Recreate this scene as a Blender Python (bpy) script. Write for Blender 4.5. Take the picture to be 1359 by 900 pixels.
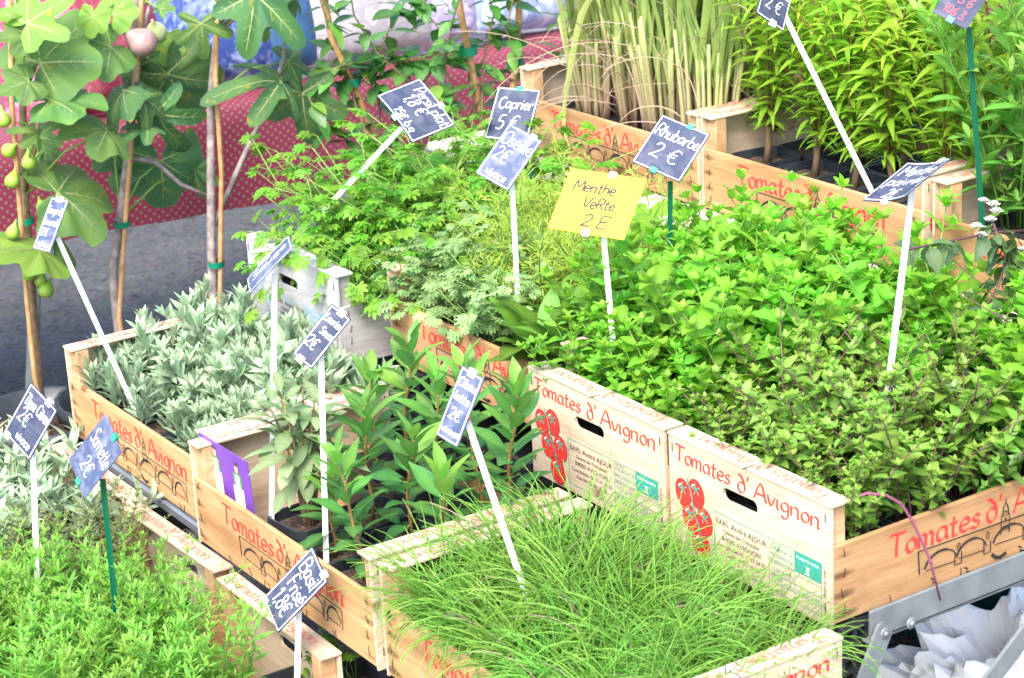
import bpy, math, random
from mathutils import Vector, Matrix
from mathutils.geometry import tessellate_polygon
V = Vector
rnd = random.Random(7)
for o in list(bpy.data.objects): bpy.data.objects.remove(o)
SC = bpy.context.scene
COL = SC.collection

# ------------------------------------------------------------------ camera
Z0 = 0.55                                   # height of the mint tier above the ground
FPX, PCX, PCY = 2953.53, 679.5, 450.0       # focal length in photo pixels
PITCH, YAW, ROLL = 0.33969, 2.56831, -0.05415
CAM = V((2.0355, -1.5358, 1.1834 + Z0))
FW = V((math.cos(YAW)*math.cos(PITCH), math.sin(YAW)*math.cos(PITCH), -math.sin(PITCH)))
_R = V((math.sin(YAW), -math.cos(YAW), 0)); _U = _R.cross(FW)
RT = _R*math.cos(ROLL) + _U*math.sin(ROLL)
UP = -_R*math.sin(ROLL) + _U*math.cos(ROLL)
cd = bpy.data.cameras.new('camera'); cam = bpy.data.objects.new('camera', cd); COL.objects.link(cam)
cam.matrix_world = Matrix(((RT.x, UP.x, -FW.x, CAM.x), (RT.y, UP.y, -FW.y, CAM.y), (RT.z, UP.z, -FW.z, CAM.z), (0, 0, 0, 1)))
cd.sensor_width = 36; cd.lens = 36*FPX/1359; cd.clip_start = .05; cd.clip_end = 500
cd.dof.use_dof = True; cd.dof.focus_distance = 3.0; cd.dof.aperture_fstop = 11.0
SC.camera = cam
# ------------------------------------------------------------------ light
SUN_EL, SUN_AZ = math.radians(52), math.radians(-52)      # azimuth measured from +X
w = bpy.data.worlds.new('World'); SC.world = w; w.use_nodes = True
nt = w.node_tree; bg = nt.nodes['Background']
sky = nt.nodes.new('ShaderNodeTexSky'); sky.sky_type = 'NISHITA'; sky.sun_disc = False
sky.sun_elevation = SUN_EL; sky.sun_rotation = math.pi/2 - SUN_AZ; sky.dust_density = 3.0; sky.ozone_density = 1.0
nt.links.new(sky.outputs[0], bg.inputs[0]); bg.inputs[1].default_value = 0.15
sl = bpy.data.lights.new('sun', 'SUN'); so = bpy.data.objects.new('sun', sl); COL.objects.link(so)
sl.energy = 1.5; sl.angle = math.radians(30); sl.color = (1, .955, .88)
so.rotation_euler = V((-math.cos(SUN_AZ)*math.cos(SUN_EL), -math.sin(SUN_AZ)*math.cos(SUN_EL), -math.sin(SUN_EL))).to_track_quat('-Z', 'Y').to_euler()
so.location = (0, 0, 5)
vs = SC.view_settings; vs.view_transform = 'Standard'; vs.look = 'None'; vs.exposure = 2.05; vs.gamma = 1

# ------------------------------------------------------------------ pixel -> place
def ray(u, v): return FW + RT*((u-PCX)/FPX) - UP*((v-PCY)/FPX)
def atz(u, v, z): d = ray(u, v); return CAM + d*((z-CAM.z)/d.z)
def atx(u, v, x): d = ray(u, v); return CAM + d*((x-CAM.x)/d.x)
def aty(u, v, y): d = ray(u, v); return CAM + d*((y-CAM.y)/d.y)
def depth(p): return (p-CAM).dot(FW)
def atd(u, v, d): return CAM + ray(u, v)*d
FH = V((FW.x, FW.y, 0)).normalized()
def upright(u, v, p):                        # point seen at (u,v) in the upright plane through p that faces the camera
    d = ray(u, v); return CAM + d*((p-CAM).dot(FH)/d.dot(FH))

# ------------------------------------------------------------------ materials
def mat(name):
    m = bpy.data.materials.new(name); m.use_nodes = True
    n = m.node_tree.nodes; b = n['Principled BSDF']
    return m, n, m.node_tree.links, b
def plain(name, col, rough=.5, metal=0, noise=0, scale=20, bump=0, spec=None):
    m, n, l, b = mat(name)
    b.inputs['Base Color'].default_value = (*col, 1); b.inputs['Roughness'].default_value = rough; b.inputs['Metallic'].default_value = metal
    if spec is not None: b.inputs['Specular IOR Level'].default_value = spec
    if noise or bump:
        tc = n.new('ShaderNodeTexCoord'); nz = n.new('ShaderNodeTexNoise'); nz.inputs['Scale'].default_value = scale; nz.inputs['Detail'].default_value = 6
        l.new(tc.outputs['Object'], nz.inputs['Vector'])
        if noise:
            mr = n.new('ShaderNodeMapRange'); mr.inputs[1].default_value = .3; mr.inputs[2].default_value = .7
            mr.inputs[3].default_value = 1-noise; mr.inputs[4].default_value = 1+noise
            hs = n.new('ShaderNodeHueSaturation'); hs.inputs['Color'].default_value = (*col, 1)
            l.new(nz.outputs[0], mr.inputs[0]); l.new(mr.outputs[0], hs.inputs['Value']); l.new(hs.outputs[0], b.inputs['Base Color'])
        if bump:
            bp = n.new('ShaderNodeBump'); bp.inputs['Strength'].default_value = bump; bp.inputs['Distance'].default_value = .004
            l.new(nz.outputs[0], bp.inputs['Height']); l.new(bp.outputs[0], b.inputs['Normal'])
    return m
def wood(name, c1, c2, c3, stain=False, scale=1.0, var=.12):
    """pine: grain runs along object X; knots and rust stains round the nails"""
    m, n, l, b = mat(name)
    tc = n.new('ShaderNodeTexCoord'); oi = n.new('ShaderNodeObjectInfo')
    ad = n.new('ShaderNodeVectorMath'); ad.operation = 'ADD'
    mu = n.new('ShaderNodeVectorMath'); mu.operation = 'MULTIPLY'
    cb = n.new('ShaderNodeCombineXYZ')
    for i in range(3):
        mm = n.new('ShaderNodeMath'); mm.operation = 'MULTIPLY'; mm.inputs[1].default_value = (7.3, 3.1, 5.7)[i]
        l.new(oi.outputs['Random'], mm.inputs[0]); l.new(mm.outputs[0], cb.inputs[i])
    l.new(tc.outputs['Object'], ad.inputs[0]); l.new(cb.outputs[0], ad.inputs[1])
    mu.inputs[1].default_value = (2.2*scale, 26*scale, 26*scale); l.new(ad.outputs[0], mu.inputs[0])
    nz = n.new('ShaderNodeTexNoise'); nz.inputs['Scale'].default_value = 1.6; nz.inputs['Detail'].default_value = 5; nz.inputs['Distortion'].default_value = .6
    l.new(mu.outputs[0], nz.inputs['Vector'])
    wv = n.new('ShaderNodeTexNoise'); wv.inputs['Scale'].default_value = 9; wv.inputs['Detail'].default_value = 3
    l.new(mu.outputs[0], wv.inputs['Vector'])
    r = n.new('ShaderNodeValToRGB'); e = r.color_ramp.elements
    e[0].position = .28; e[0].color = (*c1, 1); e[1].position = .72; e[1].color = (*c3, 1); x = e.new(.5); x.color = (*c2, 1)
    l.new(nz.outputs[0], r.inputs[0])
    mx = n.new('ShaderNodeMix'); mx.data_type = 'RGBA'; mx.blend_type = 'MULTIPLY'; mx.inputs[0].default_value = .35
    r2 = n.new('ShaderNodeValToRGB'); r2.color_ramp.elements[0].position = .35; r2.color_ramp.elements[0].color = (.62, .5, .4, 1); r2.color_ramp.elements[1].position = .6
    l.new(wv.outputs[0], r2.inputs[0]); l.new(r.outputs[0], mx.inputs[6]); l.new(r2.outputs[0], mx.inputs[7])
    # knots
    kv = n.new('ShaderNodeVectorMath'); kv.operation = 'MULTIPLY'; kv.inputs[1].default_value = (9, 3, 14); l.new(ad.outputs[0], kv.inputs[0])
    vo = n.new('ShaderNodeTexVoronoi'); vo.inputs['Scale'].default_value = .8; l.new(kv.outputs[0], vo.inputs['Vector'])
    kr = n.new('ShaderNodeValToRGB'); kr.color_ramp.elements[0].position = .05; kr.color_ramp.elements[0].color = (.32, .17, .09, 1); kr.color_ramp.elements[1].position = .11
    l.new(vo.outputs['Distance'], kr.inputs[0])
    mk = n.new('ShaderNodeMix'); mk.data_type = 'RGBA'; mk.blend_type = 'MULTIPLY'; mk.inputs[0].default_value = .8
    l.new(mx.outputs[2], mk.inputs[6]); l.new(kr.outputs[0], mk.inputs[7])
    # grime: soft weathering patches of their own shape
    gz = n.new('ShaderNodeTexNoise'); gz.inputs['Scale'].default_value = 6; gz.inputs['Detail'].default_value = 7; gz.inputs['Roughness'].default_value = .65
    l.new(ad.outputs[0], gz.inputs['Vector'])
    gr = n.new('ShaderNodeValToRGB'); gr.color_ramp.elements[0].position = .3; gr.color_ramp.elements[0].color = (.60, .53, .47, 1); gr.color_ramp.elements[1].position = .52
    l.new(gz.outputs[0], gr.inputs[0])
    mg = n.new('ShaderNodeMix'); mg.data_type = 'RGBA'; mg.blend_type = 'MULTIPLY'; mg.inputs[0].default_value = .7
    l.new(mk.outputs[2], mg.inputs[6]); l.new(gr.outputs[0], mg.inputs[7])
    out = mg.outputs[2]
    if stain:                                # nails at x = .018 and L-.018, rust runs along the grain
        sx = n.new('ShaderNodeSeparateXYZ'); l.new(tc.outputs['Object'], sx.inputs[0])
        def mth(op, a, bb):
            q = n.new('ShaderNodeMath'); q.operation = op
            for i, v in enumerate((a, bb)):
                if v is None: continue
                if isinstance(v, (int, float)): q.inputs[i].default_value = v
                else: l.new(v, q.inputs[i])
            return q.outputs[0]
        dx = mth('ABSOLUTE', mth('SUBTRACT', mth('ABSOLUTE', mth('SUBTRACT', sx.outputs[0], .25), None), .232), None)
        # periodic in z: nails each .024
        zz = mth('SUBTRACT', mth('FRACT', mth('DIVIDE', sx.outputs[2], .025), None), .5)
        zz = mth('MULTIPLY', mth('ABSOLUTE', zz, None), .025)
        d = mth('ADD', mth('POWER', mth('DIVIDE', dx, .022), 2), mth('POWER', mth('DIVIDE', zz, .006), 2))
        d = mth('ADD', d, mth('MULTIPLY', mth('SUBTRACT', gz.outputs[0], .5), 5.0))
        s = n.new('ShaderNodeValToRGB'); s.color_ramp.elements[0].position = 0; s.color_ramp.elements[0].color = (.33, .3, .29, 1); s.color_ramp.elements[1].position = .9
        l.new(d, s.inputs[0])
        ms = n.new('ShaderNodeMix'); ms.data_type = 'RGBA'; ms.blend_type = 'MULTIPLY'; ms.inputs[0].default_value = .9
        l.new(out, ms.inputs[6]); l.new(s.outputs[0], ms.inputs[7]); out = ms.outputs[2]
    hs = n.new('ShaderNodeHueSaturation'); mr = n.new('ShaderNodeMapRange'); mr.inputs[3].default_value = 1-var; mr.inputs[4].default_value = 1+var
    l.new(oi.outputs['Random'], mr.inputs[0]); l.new(mr.outputs[0], hs.inputs['Value']); l.new(out, hs.inputs['Color']); l.new(hs.outputs[0], b.inputs['Base Color'])
    b.inputs['Roughness'].default_value = .72; b.inputs['Specular IOR Level'].default_value = .25
    bp = n.new('ShaderNodeBump'); bp.inputs['Strength'].default_value = .25; bp.inputs['Distance'].default_value = .002
    l.new(nz.outputs[0], bp.inputs['Height']); l.new(bp.outputs[0], b.inputs['Normal'])
    return m
def leafmat(name, old, young, trans=.35, rough=.45, dry=None, var=.27):
    m, n, l, b = mat(name)
    at = n.new('ShaderNodeAttribute'); at.attribute_name = 'tint'
    oi = n.new('ShaderNodeObjectInfo')
    mx = n.new('ShaderNodeMix'); mx.data_type = 'RGBA'; mx.inputs[6].default_value = (*old, 1); mx.inputs[7].default_value = (*young, 1)
    l.new(at.outputs['Fac'], mx.inputs[0])
    tc = n.new('ShaderNodeTexCoord'); nz = n.new('ShaderNodeTexNoise'); nz.inputs['Scale'].default_value = 90; nz.inputs['Detail'].default_value = 3
    l.new(tc.outputs['Object'], nz.inputs['Vector'])
    sm = n.new('ShaderNodeMath'); sm.operation = 'ADD'; l.new(oi.outputs['Random'], sm.inputs[0])
    m2 = n.new('ShaderNodeMath'); m2.operation = 'MULTIPLY'; m2.inputs[1].default_value = 1.0; l.new(nz.outputs[0], m2.inputs[0]); l.new(m2.outputs[0], sm.inputs[1])
    mr = n.new('ShaderNodeMapRange'); mr.inputs[1].default_value = .2; mr.inputs[2].default_value = 1.8; mr.inputs[3].default_value = 1-var; mr.inputs[4].default_value = 1+var
    l.new(sm.outputs[0], mr.inputs[0])
    mh = n.new('ShaderNodeMapRange'); mh.inputs[3].default_value = .481; mh.inputs[4].default_value = .517; l.new(oi.outputs['Random'], mh.inputs[0])
    hs = n.new('ShaderNodeHueSaturation'); l.new(mx.outputs[2], hs.inputs['Color']); l.new(mr.outputs[0], hs.inputs['Value']); l.new(mh.outputs[0], hs.inputs['Hue'])
    col = hs.outputs[0]
    if dry:
        n2 = n.new('ShaderNodeTexNoise'); n2.inputs['Scale'].default_value = 3.2; l.new(tc.outputs['Object'], n2.inputs['Vector'])
        rp = n.new('ShaderNodeValToRGB'); rp.color_ramp.elements[0].position = .63; rp.color_ramp.elements[1].position = .74
        l.new(n2.outputs[0], rp.inputs[0]); md = n.new('ShaderNodeMix'); md.data_type = 'RGBA'; md.inputs[7].default_value = (*dry, 1)
        l.new(rp.outputs[0], md.inputs[0]); l.new(col, md.inputs[6]); col = md.outputs[2]
    l.new(col, b.inputs['Base Color']); b.inputs['Roughness'].default_value = rough; b.inputs['Specular IOR Level'].default_value = .35
    bp = n.new('ShaderNodeBump'); bp.inputs['Strength'].default_value = .35; bp.inputs['Distance'].default_value = .002
    nb = n.new('ShaderNodeTexNoise'); nb.inputs['Scale'].default_value = 240; nb.inputs['Detail'].default_value = 2; l.new(tc.outputs['Object'], nb.inputs['Vector']); l.new(nb.outputs[0], bp.inputs['Height']); l.new(bp.outputs[0], b.inputs['Normal'])
    tr = n.new('ShaderNodeBsdfTranslucent'); ms = n.new('ShaderNodeMixShader'); ms.inputs[0].default_value = trans
    h2 = n.new('ShaderNodeHueSaturation'); h2.inputs['Value'].default_value = 1.5; h2.inputs['Hue'].default_value = .497; l.new(col, h2.inputs['Color']); l.new(h2.outputs[0], tr.inputs[0])
    l.new(b.outputs[0], ms.inputs[1]); l.new(tr.outputs[0], ms.inputs[2]); l.new(ms.outputs[0], n['Material Output'].inputs[0])
    return m
M = {}
M['plank'] = wood('pine_plank', (.36, .19, .085), (.45, .265, .125), (.53, .345, .185), stain=True)
M['post'] = wood('pine_post', (.42, .24, .12), (.50, .31, .17), (.58, .39, .235))
M['ply'] = wood('pale_plywood', (.50, .385, .27), (.57, .46, .34), (.62, .52, .40), var=.05)
M['wply'] = wood('whitewashed_wood', (.33, .33, .34), (.40, .40, .41), (.45, .45, .465), var=.05)
M['board'] = wood('weathered_board', (.46, .43, .39), (.56, .53, .48), (.64, .61, .56), scale=.6)
M['red'] = plain('red_ink', (.62, .045, .035), .7, noise=.25, scale=160)
M['red_faded'] = plain('faded_red_ink', (.60, .17, .13), .7, noise=.25, scale=120)
M['black'] = plain('black_ink', (.02, .018, .018), .7)
M['teal'] = plain('teal_ink', (.03, .26, .20), .7, noise=.15, scale=200)
M['blueink'] = plain('blue_ink', (.10, .42, .66), .7, noise=.2, scale=150)
M['white_ink'] = plain('white_ink', (.8, .78, .74), .7)
M['tomato'] = plain('tomato_red_ink', (.62, .03, .025), .6, noise=.2, scale=90)
M['steel_staple'] = plain('staple_steel', (.28, .28, .30), .35, .9)
M['rust'] = plain('rusty_nail', (.06, .04, .035), .6, .5)
M['pot'] = plain('black_pot_plastic', (.022, .027, .034), .42, noise=.3, scale=40)
M['soil'] = plain('potting_soil', (.055, .036, .025), .95, noise=.7, scale=160, bump=1.0)
M['slate'] = None
M['chalk'] = plain('white_chalk_pen', (.85, .85, .86), .6)
M['marker'] = plain('black_marker', (.025, .02, .03), .6)
M['redpen'] = plain('red_chalk_pen', (.7, .05, .1), .6)
M['stake_white'] = plain('white_plastic', (.8, .8, .79), .35)
M['stake_green'] = plain('green_plastic', (.0, .085, .042), .35)
M['clip_green'] = plain('green_clip_plastic', (.02, .22, .15), .35)
M['galv'] = plain('galvanised_steel', (.21, .235, .245), .5, .4, noise=.18, scale=30)
M['zinc'] = plain('grey_sheet_steel', (.22, .235, .27), .45, .5, noise=.2, scale=14)
M['grid'] = plain('black_crate_plastic', (.025, .025, .028), .4)
M['cane'] = wood('bamboo_cane', (.36, .19, .075), (.44, .26, .12), (.50, .33, .17))
M['bark'] = plain('fig_bark', (.24, .20, .19), .85, noise=.45, scale=60, bump=.6)
M['bark2'] = plain('brown_bark', (.20, .13, .075), .85, noise=.4, scale=70, bump=.6)
M['tie'] = plain('green_tie_band', (.0, .17, .09), .4)
M['figskin'] = plain('green_fig_skin', (.22, .36, .04), .45, noise=.18, scale=60)
M['figripe'] = plain('ripe_fig_skin', (.27, .17, .16), .5, noise=.35, scale=45)

def slate_mat(name, c, smear):
    m, n, l, b = mat(name)
    tc = n.new('ShaderNodeTexCoord'); nz = n.new('ShaderNodeTexNoise'); nz.inputs['Scale'].default_value = 34; nz.inputs['Detail'].default_value = 7; nz.inputs['Distortion'].default_value = 1.2
    l.new(tc.outputs['Object'], nz.inputs['Vector'])
    r = n.new('ShaderNodeValToRGB'); r.color_ramp.elements[0].position = .42; r.color_ramp.elements[0].color = (*c, 1)
    r.color_ramp.elements[1].position = .8; r.color_ramp.elements[1].color = (*[x+smear for x in c], 1)
    l.new(nz.outputs[0], r.inputs[0]); l.new(r.outputs[0], b.inputs['Base Color']); b.inputs['Roughness'].default_value = .6; b.inputs['Specular IOR Level'].default_value = .2
    return m
M['slate'] = slate_mat('slate_card', (.036, .045, .085), .06)
M['slate_dusty'] = slate_mat('dusty_slate_card', (.055, .075, .145), .13)
M['yellow'] = plain('yellow_card', (.84, .54, .055), .8, noise=.05, scale=10, spec=.1)
M['purple'] = plain('purple_card', (.16, .055, .36), .4, noise=.08, scale=12)

LF = {}
LF['mint'] = leafmat('mint_leaf', (.055, .215, .022), (.22, .50, .04), .42)
LF['dark_mint'] = leafmat('dark_mint_leaf', (.066, .17, .028), (.25, .43, .065), .38)
LF['savory'] = leafmat('savory_leaf', (.065, .215, .035), (.25, .49, .07), .42)
LF['thyme'] = leafmat('thyme_leaf', (.08, .13, .05), (.26, .34, .12), .3)
LF['lavender'] = leafmat('lavender_leaf', (.165, .255, .15), (.35, .46, .29), .26, .75)
LF['sage'] = leafmat('sage_leaf', (.12, .20, .085), (.30, .40, .20), .28, .7)
LF['bay'] = leafmat('bay_leaf', (.045, .155, .048), (.18, .40, .06), .33, .38)
LF['chive'] = leafmat('chive_blade', (.10, .31, .042), (.34, .60, .12), .46, .4, var=.15)
LF['parsley'] = leafmat('parsley_leaf', (.058, .21, .02), (.27, .53, .05), .44)
LF['artemisia'] = leafmat('artemisia_leaf', (.13, .27, .09), (.34, .50, .20), .32, .65)
LF['dill'] = leafmat('southernwood_leaf', (.14, .28, .035), (.40, .52, .08), .35)
LF['sorrel'] = leafmat('sorrel_leaf', (.05, .16, .025), (.16, .33, .04), .36)
LF['lemongrass'] = leafmat('lemongrass_blade', (.20, .28, .08), (.44, .52, .18), .38)
LF['verbena'] = leafmat('verbena_leaf', (.145, .33, .025), (.41, .60, .058), .48)
LF['stevia'] = leafmat('stevia_leaf', (.085, .25, .04), (.28, .48, .085), .42)
LF['lantana'] = leafmat('lantana_leaf', (.05, .105, .045), (.16, .25, .09), .3)
LF['fig'] = leafmat('fig_leaf', (.055, .15, .055), (.20, .37, .055), .38, .5, dry=(.42, .30, .03))
LF['vine'] = leafmat('vine_leaf', (.04, .14, .038), (.15, .34, .05), .34, .35)
ST = {
 'green': leafmat('green_stem', (.07, .16, .03), (.20, .32, .07), .1),
 'purple': leafmat('purple_stem', (.10, .05, .055), (.17, .08, .09), .1),
 'redbrown': leafmat('redbrown_stem', (.17, .085, .035), (.24, .17, .05), .1),
 'wood': leafmat('woody_stem', (.17, .11, .06), (.26, .19, .10), .05, .8),
 'grey': leafmat('grey_stem', (.26, .25, .19), (.36, .38, .28), .05, .8),
 'pink': leafmat('cane_base', (.33, .17, .16), (.36, .42, .15), .15),
 'dry': leafmat('dry_strand', (.42, .31, .25), (.52, .40, .28), .25, .7),
}

# ------------------------------------------------------------------ mesh builder
class MB:
    def __init__(s): s.v = []; s.f = []; s.m = []; s.t = []; s.tint = 0.; s.mi = 0
    def add(s, vs, fs, tint=None):
        o = len(s.v); s.v += [tuple(x) for x in vs]
        s.t += ([s.tint if tint is None else tint]*len(vs)) if not isinstance(tint, list) else tint
        for f in fs: s.f.append(tuple(o+i for i in f)); s.m.append(s.mi)
    def box(s, a, b):
        x0, y0, z0 = a; x1, y1, z1 = b
        s.add([(x0, y0, z0), (x1, y0, z0), (x1, y1, z0), (x0, y1, z0), (x0, y0, z1), (x1, y0, z1), (x1, y1, z1), (x0, y1, z1)],
              [(0, 3, 2, 1), (4, 5, 6, 7), (0, 1, 5, 4), (1, 2, 6, 5), (2, 3, 7, 6), (3, 0, 4, 7)])
    def bbox(s, a, b, c=.0012):              # box with chamfered long edges
        x0, y0, z0 = a; x1, y1, z1 = b; vs = []
        for (cx, cy, cz) in ((0, 0, 0), (1, 0, 0), (1, 1, 0), (0, 1, 0), (0, 0, 1), (1, 0, 1), (1, 1, 1), (0, 1, 1)):
            X = (x0, x1)[cx]; Y = (y0, y1)[cy]; Z = (z0, z1)[cz]; sx, sy, sz = 1-2*cx, 1-2*cy, 1-2*cz
            vs += [(X, Y+sy*c, Z+sz*c), (X+sx*c, Y, Z+sz*c), (X+sx*c, Y+sy*c, Z)]
        q = lambda k, a: k*3+a
        fs = [(q(0, 0), q(4, 0), q(7, 0), q(3, 0)), (q(1, 0), q(2, 0), q(6, 0), q(5, 0)), (q(0, 1), q(1, 1), q(5, 1), q(4, 1)), (q(3, 1), q(7, 1), q(6, 1), q(2, 1)),
              (q(0, 2), q(3, 2), q(2, 2), q(1, 2)), (q(4, 2), q(5, 2), q(6, 2), q(7, 2))]
        for a_, b_, k1, k2 in ((0, 1, 1, 2), (3, 2, 1, 2), (4, 5, 1, 2), (7, 6, 1, 2), (0, 3, 0, 2), (1, 2, 0, 2), (4, 7, 0, 2), (5, 6, 0, 2), (0, 4, 0, 1), (1, 5, 0, 1), (2, 6, 0, 1), (3, 7, 0, 1)):
            fs.append((q(a_, k1), q(b_, k1), q(b_, k2), q(a_, k2)))
        for k in range(8): fs.append((q(k, 0), q(k, 1), q(k, 2)))
        s.add(vs, fs)
    def tube(s, pts, rad, n=5, tint=None, cap=True):
        pts = [V(p) for p in pts]; rad = rad if isinstance(rad, (list, tuple)) else [rad]*len(pts)
        a = None; vs = []; ts = []
        for i, p in enumerate(pts):
            d = (pts[min(i+1, len(pts)-1)] - pts[max(i-1, 0)]).normalized()
            if a is None: a = d.orthogonal().normalized()
            a = (a - d*a.dot(d)).normalized(); b = d.cross(a)
            for k in range(n):
                an = 2*math.pi*k/n; vs.append(p + (a*math.cos(an)+b*math.sin(an))*rad[i])
                ts.append((tint[0]+(tint[1]-tint[0])*i/max(1, len(pts)-1)) if isinstance(tint, tuple) else (s.tint if tint is None else tint))
        fs = [(i*n+k, i*n+(k+1) % n, (i+1)*n+(k+1) % n, (i+1)*n+k) for i in range(len(pts)-1) for k in range(n)]
        if cap: fs += [tuple(range(n))[::-1], tuple((len(pts)-1)*n+k for k in range(n))]
        s.add(vs, fs, ts)
    def leaf(s, Mx, L, W, n=4, prof=None, droop=.15, fold=.25, tint=0., wave=0., twist=0., serr=0.):
        prof = prof or ovate; vs = []; ts = []
        for i in range(n+1):
            t = i/n; w_ = max(prof(t)*W*.5*(1+serr*(1 if i % 2 else -1)), W*.012); z = -droop*L*t*t + .1*droop*L*t
            wz = wave*L*math.sin(t*9+L*999)
            tw = twist*t
            c, sn = math.cos(tw), math.sin(tw)
            vs += [Mx @ V((L*t, w_*c - 0, z+fold*w_+wz+w_*sn)), Mx @ V((L*t, 0, z)), Mx @ V((L*t, -w_*c, z+fold*w_-wz-w_*sn))]
            ts += [tint, min(1, tint+.28), tint]
        fs = []
        for i in range(n):
            a = i*3; fs += [(a, a+1, a+4, a+3), (a+1, a+2, a+5, a+4)]
        s.add(vs, fs, ts)
    def build(s, name, mats, parent=None, smooth=True, link=True):
        me = s.mesh(name, mats, smooth)
        return obj(name, me, parent)
    def mesh(s, name, mats, smooth=True):
        me = bpy.data.meshes.new(name); me.from_pydata(s.v, [], s.f)
        for m in (mats if isinstance(mats, (list, tuple)) else [mats]): me.materials.append(m)
        me.polygons.foreach_set('material_index', s.m)
        if smooth: me.polygons.foreach_set('use_smooth', [True]*len(s.f))
        at = me.attributes.new('tint', 'FLOAT', 'POINT'); at.data.foreach_set('value', [float(x) for x in s.t])
        me.update(); return me
def obj(name, me, parent=None, mx=None):
    o = bpy.data.objects.new(name, me); COL.objects.link(o)
    if parent: o.parent = parent
    if mx is not None: o.matrix_local = mx
    return o
def tag(o, label=None, cat=None, group=None, kind=None):
    if label: o['label'] = label
    if cat: o['category'] = cat
    if group: o['group'] = group
    if kind: o['kind'] = kind
    return o
def empty(name, loc, rz=0):
    o = bpy.data.objects.new(name, None); COL.objects.link(o); o.location = loc; o.rotation_euler = (0, 0, rz); o.empty_display_size = .02
    return o
def ovate(t): return (math.sin(math.pi*min(1, t**.72))**.8) if 0 < t < 1 else 0
def mintp(t): return math.sin(math.pi*min(1, t**.85))**.72 if 0 < t < 1 else 0
def lance(t): return math.sin(math.pi*t**.85) if 0 < t < 1 else 0
def linear(t): return min(1, t*7, (1-t)*3.2)
def obl(t): return math.sin(math.pi*t**1.25)**.75 if 0 < t < 1 else 0
def pose(p, az, el, roll=0): return Matrix.Translation(p) @ Matrix.Rotation(az, 4, 'Z') @ Matrix.Rotation(-el, 4, 'Y') @ Matrix.Rotation(roll, 4, 'X')
def R(a, b): return rnd.uniform(a, b)

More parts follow.
